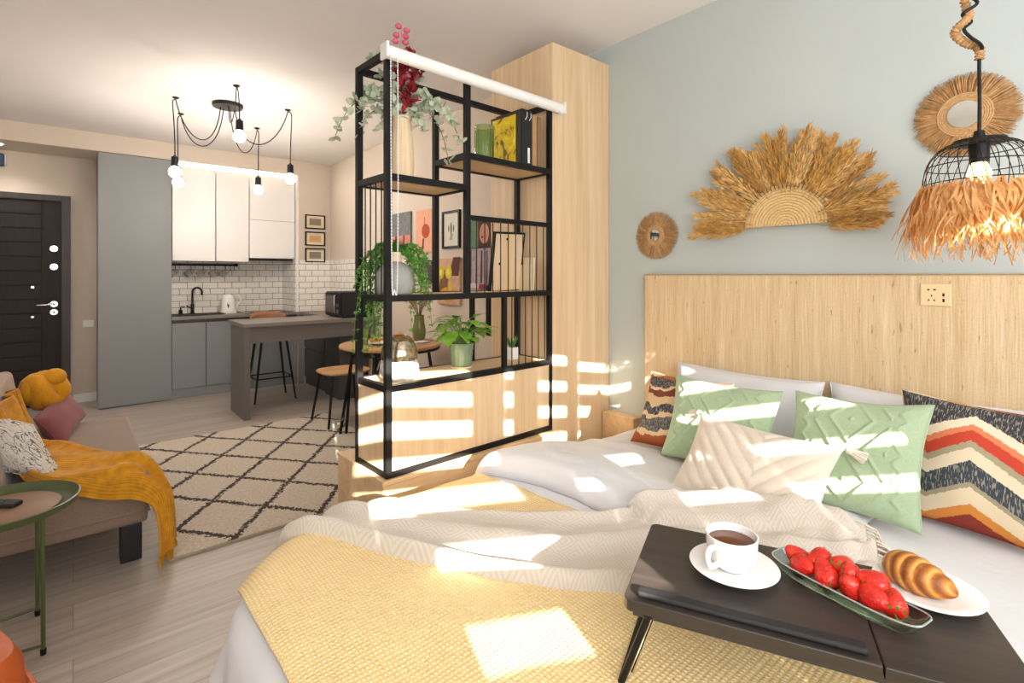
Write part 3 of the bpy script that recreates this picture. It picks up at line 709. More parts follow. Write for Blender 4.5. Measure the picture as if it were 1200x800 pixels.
# small cactus in a white pot
t = thing('small_pot', 'small square white pot on the shelf box behind the lower rods', 'pot', sp(.845, .165, .375))
g = G(); g.prism([(-.026, -.026), (.026, -.026), (.026, .026), (-.026, .026)], 0, .065); g.build('pot', M['porcelain'], t, smooth=False, bevel=.003)
t = thing('spiky_succulent', 'small spiky green succulent in the white pot behind the rods', 'plant', sp(.845, .165, .375) + V((0, 0, .066)))
g = G(); rnd = random.Random(3)
for k in range(22):
    a = rnd.uniform(0, 2 * PI); g.leaf((.008 * math.cos(a), .008 * math.sin(a), -.01), (math.cos(a) * .35, math.sin(a) * .35, 1), (math.cos(a), math.sin(a), 0), rnd.uniform(.05, .085), .012, -.1, 4)
g.build('leaves', M['leaf_dark'], t)

# ------------------------------------------------------------------ spider chandelier
CB = V((.939, 4.588, ZC))
ch = thing('spider_chandelier', 'black spider chandelier with five bare glowing bulbs hanging from looped cords', 'chandelier', CB)
g = G(); g.lathe([(0, -.03), (.105, -.028), (.11, -.02), (.11, 0), (0, 0)], n=40); g.build('canopy', M['black'], ch)
bulbm = emit('glowing_bulb', '#fff3e6', 140)
for (hx, hy, bz, ox) in ((.599, 4.672, 2.135, -.005), (.692, 5.114, 2.125, -.02), (1.298, 5.157, 2.135, .01), (1.347, 4.42, 2.14, .02), (.894, 4.095, 2.345, .02)):
    hk = V((hx, hy, ZC)) - CB
    g = G(); g.lathe([(0, -.012), (.008, -.014), (.022, -.006), (.024, 0), (0, 0)], hk, 16); g.build('ceiling_hook', M['black'], ch)
    sag = .32 if (hx, hy) != (.894, 4.095) else .20
    st = hk.normalized() * .05 + V((0, 0, -.03))
    e = hk + V((0, 0, -.02)); b = V((hk.x + ox, hk.y, bz - ZC + .07))
    pts = bez(st, st + V((hk.x * .1, hk.y * .1, -sag * 1.25)), e * .8 + V((0, 0, -sag * 1.1)), e, 22)
    pts += bez(e, e + V((hk.x * .12, hk.y * .12, .012)), V((b.x, b.y, e.z - .05)), b, 12)[1:]
    g = G(); g.tube(pts, .0042, 6); g.build('cord', M['black'], ch)
    g = G(); g.lathe([(.006, .085), (.014, .075), (.024, .07), (.026, .0), (.022, -.004), (0, -.004)], b - V((0, 0, .07)), 16); so = g.build('socket', M['black'], ch)
    g = G(); g.lathe([(.0, -.078), (.022, -.073), (.037, -.055), (.041, -.038), (.037, -.02), (.02, -.002), (.016, .006)], b - V((0, 0, .078)), 20); g.build('bulb', bulbm, so)

# ------------------------------------------------------------------ gallery wall pictures (each on the beige right wall)
def gallery(name, label, y0, y1, z0, z1, bg, shapes, frame=None, group='pictures on the gallery wall'):
    t = thing(name, label, 'picture', (XW, (y0 + y1) / 2, z0), 0, group)
    d = .022
    if frame:
        w = .018; g = G(); g.box(XW - d, XW, y0, y1, z0, z0 + w); g.box(XW - d, XW, y0, y1, z1 - w, z1); g.box(XW - d, XW, y0, y0 + w, z0 + w, z1 - w); g.box(XW - d, XW, y1 - w, y1, z0 + w, z1 - w)
        g.build('frame', frame, t, smooth=False, world=True)
        G().box(XW - .01, XW, y0 + w, y1 - w, z0 + w, z1 - w).build('sheet', bg, t, smooth=False, world=True); xs = XW - .0105
    else:
        G().box(XW - d, XW, y0, y1, z0, z1).build('canvas', bg, t, smooth=False, world=True); xs = XW - d - .0005
    # shapes: (kind, u, v, ru, rv, material); u runs left to right as seen, 0..1
    for k, (kind, u, v, ru, rv, m) in enumerate(shapes):
        cy, cz = y1 - u * (y1 - y0), z0 + v * (z1 - z0); ry, rz = ru * (y1 - y0), rv * (z1 - z0); x = xs - .0003 * k
        if kind == 'e': pts = [(x, cy - ry * math.cos(a * PI / 14), cz + rz * math.sin(a * PI / 14)) for a in range(28)]
        elif kind == 'r': pts = [(x, cy + ry, cz - rz), (x, cy - ry, cz - rz), (x, cy - ry, cz + rz), (x, cy + ry, cz + rz)]
        else: pts = [(x, cy + ry, cz - rz), (x, cy - ry * .6, cz - rz), (x, cy - ry, cz + rz), (x, cy + ry * .3, cz + rz)]
        g = G(); g.add(pts, [tuple(range(len(pts)))]); g.build('painted_shape', m, t, smooth=False, world=True)
    return t
def pm(h, var=.12): return plain('paint_' + h[1:], h, .85, var, 25)
gallery('canvas_picture', 'grey and salmon landscape canvas behind the trailing plant on the gallery wall', 4.28, 4.80, 1.53, 1.90, pm('#73787a', .25),
        [('r', .5, .2, .5, .2, pm('#d08f7a')), ('q', .45, .2, .09, .2, pm('#7d3d3f')), ('q', .75, .22, .06, .18, pm('#8d4a44'))])
gallery('canvas_picture', 'pink canvas with a rust-coloured disc on a vase between the landscape and the cactus print', 3.90, 4.17, 1.505, 1.885, pm('#e5a98c', .06),
        [('e', .62, .5, .26, .17, pm('#b5532f')), ('q', .45, .2, .08, .13, pm('#5a4a49')), ('r', .55, .72, .02, .12, pm('#7a3b2a'))])
gallery('framed_picture', 'black framed drawing of a potted cactus on the gallery wall', 3.48, 3.74, 1.525, 1.84, pm('#d8d5c6', .02),
        [('q', .5, .3, .1, .08, pm('#a49f8d')), ('e', .5, .53, .04, .17, pm('#3c4a3d')), ('e', .36, .53, .03, .09, pm('#3c4a3d')), ('e', .64, .52, .03, .10, pm('#3c4a3d'))], M['black'])
gallery('canvas_picture', 'small speckled black and white canvas below the pink canvas', 3.90, 4.13, 1.22, 1.43, plain('speckled_print', '#4b4745', .8, .6, 120),
        [('q', .5, .25, .1, .2, pm('#b9b2a9'))])
gallery('canvas_picture', 'canvas of yellow lemons on brown and mauve below the cactus drawing', 3.47, 3.81, 1.05, 1.44, pm('#c5a284', .15),
        [('q', .8, .82, .25, .2, pm('#5c3632')), ('q', .3, .5, .25, .25, pm('#7a5335')), ('e', .18, .7, .14, .15, pm('#c9b62a')), ('e', .52, .7, .15, .15, pm('#d3bf30')), ('e', .5, .22, .36, .16, pm('#c58f2c')), ('e', .62, .4, .1, .12, pm('#d8b34b')), ('e', .5, .7, .07, .07, pm('#e6d871')), ('e', .17, .7, .06, .07, pm('#e6d871'))])
gallery('canvas_picture', 'canvas of a red-haired woman on green above the striped plant canvas', 3.06, 3.36, 1.51, 1.73, pm('#5f7d5d', .15),
        [('r', .75, .5, .27, .5, pm('#4a2f2a')), ('e', .74, .5, .2, .36, pm('#c58b74')), ('e', .66, .38, .05, .05, pm('#7e2f2c'))])
gallery('canvas_picture', 'mauve canvas with dark branching stalks below the red-haired portrait', 3.06, 3.36, 1.19, 1.505, pm('#a9969a', .2),
        [('q', .15, .55, .04, .42, pm('#46393f')), ('q', .4, .5, .04, .46, pm('#4d3f45')), ('q', .62, .55, .05, .4, pm('#3b3035')), ('q', .85, .5, .04, .45, pm('#4d3f45')), ('r', .75, .06, .22, .06, pm('#93303a')), ('r', .3, .08, .2, .06, pm('#cfc4c0'))])
tag(G().box(XW - .05, XW - .002, 3.035, 3.085, .84, 1.22).build('wall_bar', M['black'], smooth=False, bevel=.004), 'narrow black upright bar on the gallery wall left of the oak tower', 'wall bar')
g = None

# ------------------------------------------------------------------ dining corner
t = thing('round_table', 'round wooden dining table on thin black legs against the gallery wall', 'table', (1.95, 3.78, 0))
g = G(); g.lathe([(0, .722), (.38, .722), (.4, .73), (.4, .742), (.395, .748), (0, .748)], n=64); g.build('top', M['table_wood'], t)
g = G(); g.tube([(.385 * math.cos(k * PI / 24), .385 * math.sin(k * PI / 24), .712) for k in range(48)], .010, 6, closed=True); g.build('rim', M['black'], t)
for a in (40, 140, 220, 320):
    a = math.radians(a); g = G(); g.tube([(.30 * math.cos(a), .30 * math.sin(a), .715), (.41 * math.cos(a), .41 * math.sin(a), 0)], .013, 8); g.build('leg', M['black'], t)
def cafe_chair(label, x, y, rz):
    t = thing('dining_stool', label, 'stool', (x, y, 0), rz)
    g = G(); poly = [(.21 * math.copysign(abs(math.cos(a)) ** .6, math.cos(a)), .20 * math.copysign(abs(math.sin(a)) ** .6, math.sin(a))) for a in [k * PI / 20 for k in range(40)]]
    g.prism(poly, .448, .466); g.build('seat', M['table_wood'], t, smooth=False, bevel=.005)
    for sx, sy in ((-1, -1), (1, -1), (-1, 1), (1, 1)):
        g = G(); g.tube([(sx * .15, sy * .14, .447), (sx * .21, sy * .20, 0)], .011, 8); g.build('leg', M['black'], t)
    return t
cafe_chair('plywood-seated stool with splayed black legs between the bar and the black shelf', 1.82, 4.42, 0.0)
t = thing('slatted_stool', 'low black slatted stool with light gaps painted white tucked under the round table', 'stool', (1.88, 3.92, 0), .3)
for sx, sy in ((-1, -1), (1, -1), (-1, 1), (1, 1)):
    g = G(); g.tube([(sx * .13, sy * .13, .64), (sx * .16, sy * .16, 0)], .012, 8); g.build('leg', M['black'], t)
g = G(); g.box(-.14, .14, -.14, .14, .64, .665); g.build('seat', M['blackmatte'], t, smooth=False, bevel=.006)
g = G(); g.box(-.125, .125, -.14, -.132, .44, .638); g.build('back_panel', M['blackmatte'], t, smooth=False)
g = G()
for r in range(2):
    for k in range(6): g.bar((-.11 + k * .042, -.144, .46 + r * .09), (-.085 + k * .042, -.144, .53 + r * .09), .008, .006)
g.build('bright_gaps', M['white'], t, smooth=False)  # white bars stand in for light showing between the slats
tb = V((1.95, 3.78, .7485))
t = thing('green_cup', 'small green glass cup at the left side of the round dining table', 'cup', tb + V((-.21, .05, 0)))
g = G(); g.lathe([(0, 0), (.03, 0), (.034, .01), (.038, .125), (.035, .125), (.03, .012), (0, .01)], n=28); g.build('body', plain('green_cup_glass', '#9db36a', .2, .06, Transmission_Weight=.3), t)
t = thing('dinner_plate', 'white plate on the round dining table', 'plate', tb + V((-.08, .0, 0)))
g = G(); g.lathe([(0, .004), (.06, .004), (.12, .018), (.12, .021), (.06, .008), (0, .008)], n=36); g.build('dish', M['porcelain'], t)
rnd = random.Random(5)
t = thing('salad', 'orange fruit slices and green leaves piled on the plate', 'food', tb + V((-.08, 0, .009)))
g = G()
for k in range(9): a = rnd.uniform(0, 6.3); g.ell((.07 * math.cos(a), .07 * math.sin(a), .02 + rnd.uniform(0, .02)), (.03, .022, .016), 10, 6)
g.build('fruit_slices', plain('orange_fruit', '#dd8a2c', .4, .2, 30), t)
g = G()
for k in range(26): a = rnd.uniform(0, 6.3); r = rnd.uniform(0, .08); g.leaf((r * math.cos(a), r * math.sin(a), .035), (math.cos(a), math.sin(a), rnd.uniform(0, 1)), (0, 0, 1), .05, .025, .3)
g.build('green_leaves', M['leaf_bright'], t)
t = thing('orange_fruit', 'orange piece of fruit lying on the round table right of the plate', 'fruit', tb + V((.09, .02, 0)))
g = G(); g.ell((0, 0, .038), (.045, .04, .038), 18, 12); g.build('flesh', plain('orange_skin', '#d9832a', .45, .08, 60, 200, .001), t)
g = G(); g.ell((0, 0, .076), (.006, .006, .004), 8, 6); g.build('stalk_end', M['greenstem'], t)
t = thing('folded_napkin', 'small white napkin folded on the right edge of the round table', 'napkin', tb + V((.20, -.13, 0)))
g = G(); g.grid(lambda u, v: V(((u - .5) * .13, (v - .5) * .09, .006 + .006 * nz(u * 4, v * 4))), 12, 8); g.build('cloth', M['white'], t, solid=.004)
t = thing('green_vase', 'green glass vase with dried grass near the wall on the round table', 'vase', tb + V((.26, -.0, 0)))
g = G(); g.lathe([(0, 0), (.04, 0), (.05, .02), (.058, .08), (.045, .15), (.04, .20), (.044, .215), (.040, .215), (.036, .2), (.04, .15), (.05, .08), (.04, .02), (0, .015)], n=32); g.build('body', plain('olive_vase_glass', '#8f9a5a', .15, .08, Transmission_Weight=.4), t)
t = thing('dried_grass', 'bunch of brown dried grass standing in the green vase', 'plant', tb + V((.26, 0, .2)), kind='thing')
g, gs = G(), G(); rnd = random.Random(9)
for k in range(34):
    a = rnd.uniform(0, 2 * PI); r = rnd.uniform(.02, .12); e = V((r * math.cos(a), r * math.sin(a), rnd.uniform(.10, .24)))
    pts = bez((0, 0, -.12), (0, 0, .05), e * .7, e, 6); gs.tube(pts, .0014, 4)
    for q in range(14): g.leaf(e + V((rnd.gauss(0, .006), rnd.gauss(0, .006), rnd.uniform(-.05, .02))), V((rnd.uniform(-1, 1), rnd.uniform(-1, 1), rnd.uniform(0, 1.5))), (rnd.uniform(-1, 1), 1, .2), .026, .006, .2, 2)
g.build('plumes', plain('dried_brown', '#8d6c4a', .8, .3, 60), t); gs.build('stems', M['stem'], t)
# ------------------------------------------------------------------ rug
def rug_mat():
    t = NT('shaggy_lattice_rug'); q = t.co('UV'); n1 = t.noise(q, 9, 3); s = t.xyz(q)
    wob = t.math('MULTIPLY', t.math('SUBTRACT', n1, .5), .10)
    a = t.math('DIVIDE', s[0], .417); b = t.math('DIVIDE', s[1], .53)
    def line(x):
        x = t.math('ADD', x, wob); f = t.math('FRACT', t.math('ADD', x, 40.5)); return t.math('ABSOLUTE', t.math('SUBTRACT', f, .5))
    d = t.math('MINIMUM', line(t.math('ADD', a, b)), line(t.math('SUBTRACT', a, b)))
    brk = t.math('MULTIPLY', t.math('SUBTRACT', t.noise(q, 60, 3), .5), .24)
    m = t.math('LESS_THAN', t.math('ADD', d, brk), .044)
    base = t.ramp(t.noise(q, 70, 4), [(.3, '#c4b6a4'), (.7, '#dfd3c3')])
    t.set(t.mix(m, base, rgb('#463c37')), .95); t.bump(t.noise(q, 160, 3), .9, .012); return t.m
g = G(); rx0, rx1, ry0, ry1 = .34, 1.80, 2.775, 4.77
def rugf(u, v):
    e = min(u - rx0, rx1 - u, v - ry0, ry1 - v); return V((u, v, .004 + .014 * smooth01(e / .02) + .003 * nz(u * 20, v * 20)))
g.grid(rugf, 110, 150, rx0, rx1, ry0, ry1, uvf=lambda u, v: (u - .599, v - 2.785))
g.add([(rx0, ry0, .001), (rx1, ry0, .001), (rx1, ry1, .001), (rx0, ry1, .001)], [(3, 2, 1, 0)])
t = thing('rug', 'cream shaggy rug with a dark diamond lattice on the floor between sofa and shelf', 'rug', (1.07, 3.77, 0))
g.build('pile', rug_mat(), t, world=True)
M['rugedge'] = plain('rug_edge', '#a89a88', .9, .1, 40)
for a, b in ((ry0 - .008, ry0), (ry1, ry1 + .008)): G().box(rx0 - .006, rx1 + .006, a, b, .001, .012).build('bound_edge', M['rugedge'], t, smooth=False, world=True)

# ------------------------------------------------------------------ sofa
def weave(name, c, var=.12, sc=220, sheen=.3, bd=.001):
    t = NT(name); q = t.co(); f = t.noise(q, sc, 3); b = t.noise(q, 8, 2); c = rgb(c)
    lo = tuple(x * (1 - var) for x in c[:3]) + (1,); hi = tuple(min(1, x * (1 + var)) for x in c[:3]) + (1,)
    t.set(t.ramp(t.math('ADD', t.math('MULTIPLY', f, .7), t.math('MULTIPLY', b, .3)), [(.35, lo), (.65, hi)]), .9, Sheen_Weight=sheen); t.bump(f, .35, bd); return t.m
M['sofa'] = weave('taupe_sofa_fabric', '#816b5a'); M['sofaback'] = weave('taupe_back_fabric', '#93785f')
t = thing('sofa', 'taupe sofa with a low seat and dark block legs at the left edge', 'sofa', (-.1, 3.55, 0))
sx0, sx1, sy0, sy1 = -.62, .262, 2.87, 4.09
g = G(); g.box(sx0, sx1, sy0, sy1, .17, .362); g.build('seat_base', M['sofa'], t, smooth=False, bevel=.018, seg=3, world=True)
g = G(); g.box(-.42, sx1 + .004, sy0 - .004, sy1 + .004, .362, .40); g.build('seat_pad', M['sofa'], t, smooth=False, bevel=.014, seg=3, world=True)
g = G(); g.tube([(sx0, sy0 - .004, .225), (sx1 + .003, sy0 - .004, .225), (sx1 + .003, sy1, .225)], .006, 6); g.build('piping', M['sofa'], t, world=True)
g = G(); a, b = V((-.20, 0, .36)), V((-.265, 0, .76)); u = (b - a) / 2; c = (a + b) / 2; nn = V((u.z, 0, -u.x)).normalized()
g.obox((c.x - .07 * nn.x, 3.48, c.z - .07 * nn.z), u, (0, .60, 0), nn * .07); g.build('backrest', M['sofaback'], t, smooth=False, bevel=.03, seg=3, world=True)
for x, y in ((.20, 2.93), (.20, 4.02), (-.55, 2.93), (-.55, 4.02)):
    G().box(x - .04, x + .04, y - .045, y + .045, 0, .169).build('leg', M['blackmatte'], t, smooth=False, bevel=.006, world=True)

def cushion(name, label, c, u, v, th, mat, group=None, pinch=.10, n=30, relief=None, seed=1, cat='cushion', wr=.05, tassel=None, bulge=.5):
    """A stuffed cushion: centre c, half-width vector u, half-height vector v, half-thickness th."""
    c, u, v = V(c), V(u), V(v); w = u.cross(v).normalized()
    t = thing(name, label, cat, c - w * 0, 0, group)
    def f(sgn):
        def fn(s, q):
            px = s * (1 - pinch * (1 - q * q) * abs(s) ** 1.5); py = q * (1 - pinch * (1 - s * s) * abs(q) ** 1.5)
            h = max(0, 1 - s ** 4) ** bulge * max(0, 1 - q ** 4) ** bulge
            h = th * h * (.72 + .28 * (1 - s * s) * (1 - q * q))
            k = 1 + wr * 2.2 * nz(s * 2.2 + seed, q * 2.2, seed * 3.1 + sgn)
            h *= k
            if relief: h += relief(s, q) * max(0, 1 - s ** 6) * max(0, 1 - q ** 6)
            sagx = wr * .35 * nz(s * 1.5, q * 1.5, seed + 9)
            return u * (px + sagx * abs(q)) + v * (py + wr * .4 * nz(s * 1.3 + 5, q * 1.3, seed) * (1 - abs(q) * .3)) + w * (h * sgn)
        return fn
    g = G(); uvf = lambda s, q: ((s + 1) / 2, (q + 1) / 2)
    g.grid(f(1), n, n, -1, 1, -1, 1, uvf=uvf); g.grid(f(-1), n, n, -1, 1, -1, 1, uvf=uvf, flip=True)
    g.build('cover', mat, t, merge=True, auto=80)
    g2 = G(); fn = f(1); edge = [(-1 + 2 * k / 16, -1) for k in range(16)] + [(1, -1 + 2 * k / 16) for k in range(16)] + [(1 - 2 * k / 16, 1) for k in range(16)] + [(-1, 1 - 2 * k / 16) for k in range(16)]
    if tassel:
        for a, b in ((-1, -1), (1, -1), (1, 1), (-1, 1)):
            q = fn(a, b); d = (u * a + v * b).normalized(); g3 = G()
            d = (d + V((0, 0, -.8))).normalized(); x, y = frame_of(d)
            g3.ell(q + d * .012, .012, 10, 8)
            for k in range(26):
                an = k * 2.4; r = .014 * math.sqrt(k / 26)
                g3.tube([q + d * .018 + (x * math.cos(an) + y * math.sin(an)) * r * .6, q + d * .06 + (x * math.cos(an) + y * math.sin(an)) * r * 1.4], .0028, 4)
            g3.build('tassel', tassel, t)
    else: g2.tube([fn(a, b) for a, b in edge], .0028, 5, closed=True); g2.build('seam', mat, t)
    return t
# sofa cushions
M['mustard'] = weave('mustard_knit', '#d1910b', .15, 160, .1, .002); M['mauve'] = weave('mauve_fabric', '#80474b', .10, 260, .15)
def whitepat():
    t = NT('white_leaf_line_fabric'); q = t.map(t.co('UV'), (1, 1, 1)); d = t.noise(q, 3, 2)
    qq = t.n('ShaderNodeVectorMath'); qq.operation = 'ADD'; t.put(qq.inputs[0], q); t.put(qq.inputs[1], t.vec(t.math('MULTIPLY', d, .7), t.math('MULTIPLY', t.noise(q, 5, 2), .5)))
    e = t.voro(t.map(qq.outputs[0], (1.3, 2.2, 1)), 4.6, 'DISTANCE_TO_EDGE'); sp_ = t.noise(q, 120, 2)
    c = t.mix(t.math('LESS_THAN', sp_, .40), rgb('#d5cec3'), rgb('#a9a197')); c = t.mix(t.math('LESS_THAN', e, .035), c, rgb('#6d6660')); t.set(c, .9); t.bump(sp_, .25, .001); return t.m
cushion('mauve_cushion', 'mauve lumbar cushion lying across the taupe sofa seat', (-.05, 3.87, .495), (.05, .25, .03), (-.058, .03, .085), .06, M['mauve'], 'cushions on the sofa', seed=4)
cushion('patterned_cushion', 'white cushion with grey line pattern leaning at the near end of the sofa', (-.185, 3.06, .56), (.115, -.04, -.055), (-.065, .07, .135), .06, whitepat(), 'cushions on the sofa', seed=7, pinch=.06)
t = thing('knot_cushion', 'round mustard knot cushion standing behind the mauve cushion', 'cushion', (-.125, 3.93, .535), 0, 'cushions on the sofa')
g = G()
for k, (a, b, cc) in enumerate(((.0, .0, 0), (1.05, .4, .3), (2.1, -.4, -.2))):
    pts = []
    for i in range(40):
        p = 2 * PI * i / 40; q = V((.075 * math.cos(p), .075 * math.sin(p) * .9, .03 * math.sin(2 * p + k)))
        q = Matrix.Rotation(a, 3, 'X') @ (Matrix.Rotation(b + .6, 3, 'Y') @ q); pts.append(q + V((0, 0, .125)))
    g.tube(pts, .052, 14, closed=True)
g.ell((0, 0, .125), .085, 18, 12)
g.build('knot', M['mustard'], t); t.scale = (.9, .9, .9)
g = G(); g.ell((.05, -.03, .205), (.06, .055, .055), 14, 10); g.build('knot_loop', M['mustard'], t)

# mustard throw draped over backrest, seat and front edge, with a fringe
rows = [  # (upper-right edge, lower-left edge), world points
    ((-.265, 3.60, .715), (-.272, 3.05, .73)), ((-.25, 3.62, .66), (-.255, 3.08, .67)), ((-.215, 3.60, .54), (-.22, 3.06, .56)), ((-.15, 3.56, .435), (-.17, 3.0, .435)),
    ((-.03, 3.48, .418), (-.1, 2.875, .418)), ((.07, 3.30, .418), (.0, 2.84, .37)), ((.16, 3.17, .418), (.11, 2.832, .32)), ((.25, 3.08, .425), (.20, 2.822, .30)),
    ((.305, 3.03, .34), (.265, 2.79, .26)), ((.327, 3.01, .22), (.280, 2.75, .19)), ((.333, 2.99, .12), (.284, 2.735, .11)), ((.333, 2.97, .06), (.284, 2.73, .055))]
A = spline([r[0] for r in rows], 6); B = spline([r[1] for r in rows], 6); nr = len(A)
C = spline([(V(r[0]) * .3 + V(r[1]) * .7) if not (4 <= i <= 7) else V((r[1][0] * .8 + r[0][0] * .2, 2.860, .428)) for i, r in enumerate(rows)], 6)
def throwf(u, v):
    i = min(nr - 1, int(round(v * (nr - 1)))); a, b, m = A[i], B[i], C[i]
    q = a + (m - a) * (u / .7) if u < .7 else m + (b - m) * ((u - .7) / .3)
    k = min(i + 1, nr - 1); tdir = (A[k] - A[max(k - 2, 0)]).normalized(); nn = (b - a).cross(tdir)
    if nn.length > 1e-6: nn.normalize()
    if nn.z < -.1 or (abs(nn.z) <= .1 and nn.x < 0): nn = -nn
    w = .5 + .5 * math.sin(u * 2 * PI * 2.4 + v * 2.2 + 1.8 * nz(u * 1.5, v * 2.5)); edge = smooth01(min(u, 1 - u) / .10)
    return q + nn * (.005 + .036 * w * w * edge + .010 * (1 + nz(u * 5, v * 7)) * edge)
t = thing('mustard_throw', 'mustard knitted throw draped from the sofa back over the seat to the floor', 'throw', (.1, 3.1, .3))
g = G(); g.grid(throwf, 80, nr - 1, uvf=lambda u, v: (u * .4, v * 1.6)); 
def knit():
    t = NT('mustard_rib_knit'); q = t.xyz(t.co('UV')); r = t.wave(t.co('UV'), 45, .5, 2)
    f = t.noise(t.co(), 30, 3); c = t.ramp(t.math('ADD', t.math('MULTIPLY', r, .2), t.math('MULTIPLY', f, .8)), [(.25, '#a86f04'), (.7, '#d8960f')])
    t.set(c, .9, Sheen_Weight=.1); t.bump(r, .25, .002); return t.m
M['knit'] = knit(); g.build('cloth', M['knit'], t, world=True, solid=.008, auto=80)
g = G(); rnd = random.Random(2)
for k in range(34):
    u = k / 33; q = throwf(u, 1.0); d = V((rnd.uniform(-.012, .012), rnd.uniform(-.012, .012), -.055))
    g.tube([q, q + d * .5 + V((rnd.uniform(-.006, .006), 0, 0)), V((q.x + d.x, q.y + d.y, .004))], [.0035, .003, .002], 5)
g.build('fringe', M['mustard'], t, world=True)

# ------------------------------------------------------------------ green tray table, remote, pouf
TT = V((-.19, 2.50, 0))
t = thing('tray_table', 'round olive green metal tray table in front of the sofa', 'side table', TT)
M['olive'] = plain('olive_green_metal', '#48512f', .4, .04)
g = G(); g.lathe([(0, .472), (.185, .472), (.20, .478), (.213, .505), (.207, .507), (.194, .484), (.18, .479), (0, .479)], n=64); g.build('tray', M['olive'], t)
g = G(); g.lathe([(0, .4795), (.155, .4795), (.158, .484), (.154, .487), (0, .487)], n=48); g.build('wooden_inset', plain('brown_inset', '#84644c', .55, .06, 5), t)
for x, y in ((.11, -.12), (.085, .16), (-.15, -.08), (-.12, .13)):
    g = G(); g.tube([(x, y, .475), (x * 1.02, y * 1.02, .02)], .0065, 8); lg = g.build('leg', M['olive'], t)
    g = G(); g.lathe([(0, 0), (.008, 0), (.009, .02), (0, .021)], (x * 1.02, y * 1.02, 0), 12); g.build('foot_cap', M['black'], lg)
for a, b in (((.087, .163, .03), (-.12, .135, .03)), ((.11, -.12, .03), (-.15, -.08, .03))):
    g = G(); g.tube([a, b], .005, 6); g.build('floor_bar', M['olive'], t)
t = thing('remote_control', 'black remote control lying on the green tray table', 'remote control', TT + V((-.02, .055, .4875)), -.75)
G().box(-.085, .085, -.022, .022, 0, .016).build('case', M['blackmatte'], t, smooth=False, bevel=.006, seg=3)
for k in range(8): 
    g = G(); g.lathe([(.006, 0), (.006, .003), (0, .0035)], (-.06 + (k // 2) * .03, -.009 + (k % 2) * .018, .016), 10); g.build('button', M['steel'], t)
t = thing('orange_pouf', 'orange leather pouf with a strap and white stud at the lower left corner', 'pouf', (-.318, 1.82, 0))
M['orange'] = plain('orange_leather', '#b4511a', .5, .10, 7, 160, .0006)
g = G(); poly = lambda a: (abs(math.cos(a)) ** 5 + abs(math.sin(a)) ** 5) ** (-1 / 5) * .92
g.lathe([(0, 0), (.19, 0), (.215, .02), (.222, .12), (.22, .25), (.214, .35), (.196, .382), (.15, .395), (0, .40)], n=64, rib=lambda a, z: poly(a - .35) - 1); g.build('body', M['orange'], t)
g = G(); pts = [(.226 * poly(a - .35) * math.cos(a), .226 * poly(a - .35) * math.sin(a), .265) for a in [-2.6 + k * .11 for k in range(34)]]; g.tube(pts, .014, 8); st = g.build('strap', M['orange'], t)
a = -.95; g = G(); g.ell((.24 * poly(a - .35) * math.cos(a), .24 * poly(a - .35) * math.sin(a), .265), .011, 12, 8); g.build('stud', M['porcelain'], st)
# ------------------------------------------------------------------ bed
BX, BY, BZ, BR = .365, 1.585, .495, .30                      # where the bedding starts to roll over the foot and the left side; its height
def wrk(x, y):                                    # shared soft wrinkles of everything lying on the mattress
    return .006 * nz(x * 3.1, y * 3.7, 1.3) + .004 * nz(x * 8, y * 7, 5)
def drape(x, y, lift=0.0, R=.09, ripple=.018, flare=.10, ph=0.0):
    px, py = BX + BR - x, y - (BY - BR); z = BZ + lift + wrk(x, y)
    if px > 0 and py > 0:                          # rounded foot corner
        ds = math.hypot(px, py); e = ds - BR; dx, dy = -px / ds, py / ds; k = min(ds, BR); cx, cy = BX + BR + dx * k, BY - BR + dy * k
    else:
        ex, ey = max(0, BX - x), max(0, y - BY); e = max(ex, ey); dx, dy = (-1, 0) if ex > 0 else (0, 1); cx, cy = max(x, BX), min(y, BY)
    if e < 1e-6: return V((x, y, z))
    R2 = R + lift
    if e < R2 * PI / 2: out, dn = R2 * math.sin(e / R2), R2 * (1 - math.cos(e / R2))
    else:
        rest = e - R2 * PI / 2; tang = (cx + cy) * 17 + math.atan2(dy, -dx) * 5 + ph
        k = min(1, rest / .12)
        out, dn = R2 + rest * flare + ripple * k * (math.sin(tang) + .5 * math.sin(tang * 2.3 + 1)), R2 + rest * .985
    return V((cx + dx * out, cy + dy * out, z - dn))
def rrect(x0, x1, y0, y1, rs, n=5):
    pts = []
    for (cx, cy, a0, r) in ((x1 - rs[1], y0 + rs[1], -90, rs[1]), (x1 - rs[2], y1 - rs[2], 0, rs[2]), (x0 + rs[3], y1 - rs[3], 90, rs[3]), (x0 + rs[0], y0 + rs[0], 180, rs[0])):
        for k in range(n + 1): a = math.radians(a0 + 90 * k / n); pts.append((cx + r * math.cos(a), cy + r * math.sin(a)))
    return pts
t = thing('bed', 'large bed with white bedding under the woven headboard', 'bed', (1.35, .78, 0))
G().box(.56, 2.37, -.10, 1.48, .0, .22).build('bed_base', M['oakflat'], t, smooth=False, bevel=.01, world=True)
G().prism(rrect(.36, 2.37, -.12, 1.60, (.05, .02, .02, .31), 10), .225, .478).build('mattress', M['white'], t, smooth=False, bevel=.06, seg=5, world=True)
def linen(name, c='#dcdce0', sc=420):
    k = NT(name); f = k.noise(k.co(), sc, 2); c = rgb(c); k.set(c, .85, Sheen_Weight=.15)
    b = k.noise(k.co(), 9, 4, .6, .6); k.bump(k.math('ADD', k.math('MULTIPLY', f, .12), b), .25, .012); return k.m
M['linen'] = linen('white_linen'); M['linen2'] = linen('white_duvet_cotton', '#dedee2')
g = G(); g.grid(lambda x, y: drape(x, y, 0, ripple=.022, flare=.16), 130, 130, -.05, 2.36, -.13, 2.02, uvf=lambda x, y: (x, y))
o = g.build('bedspread', M['linen'], smooth=True, auto=80, solid=.006)
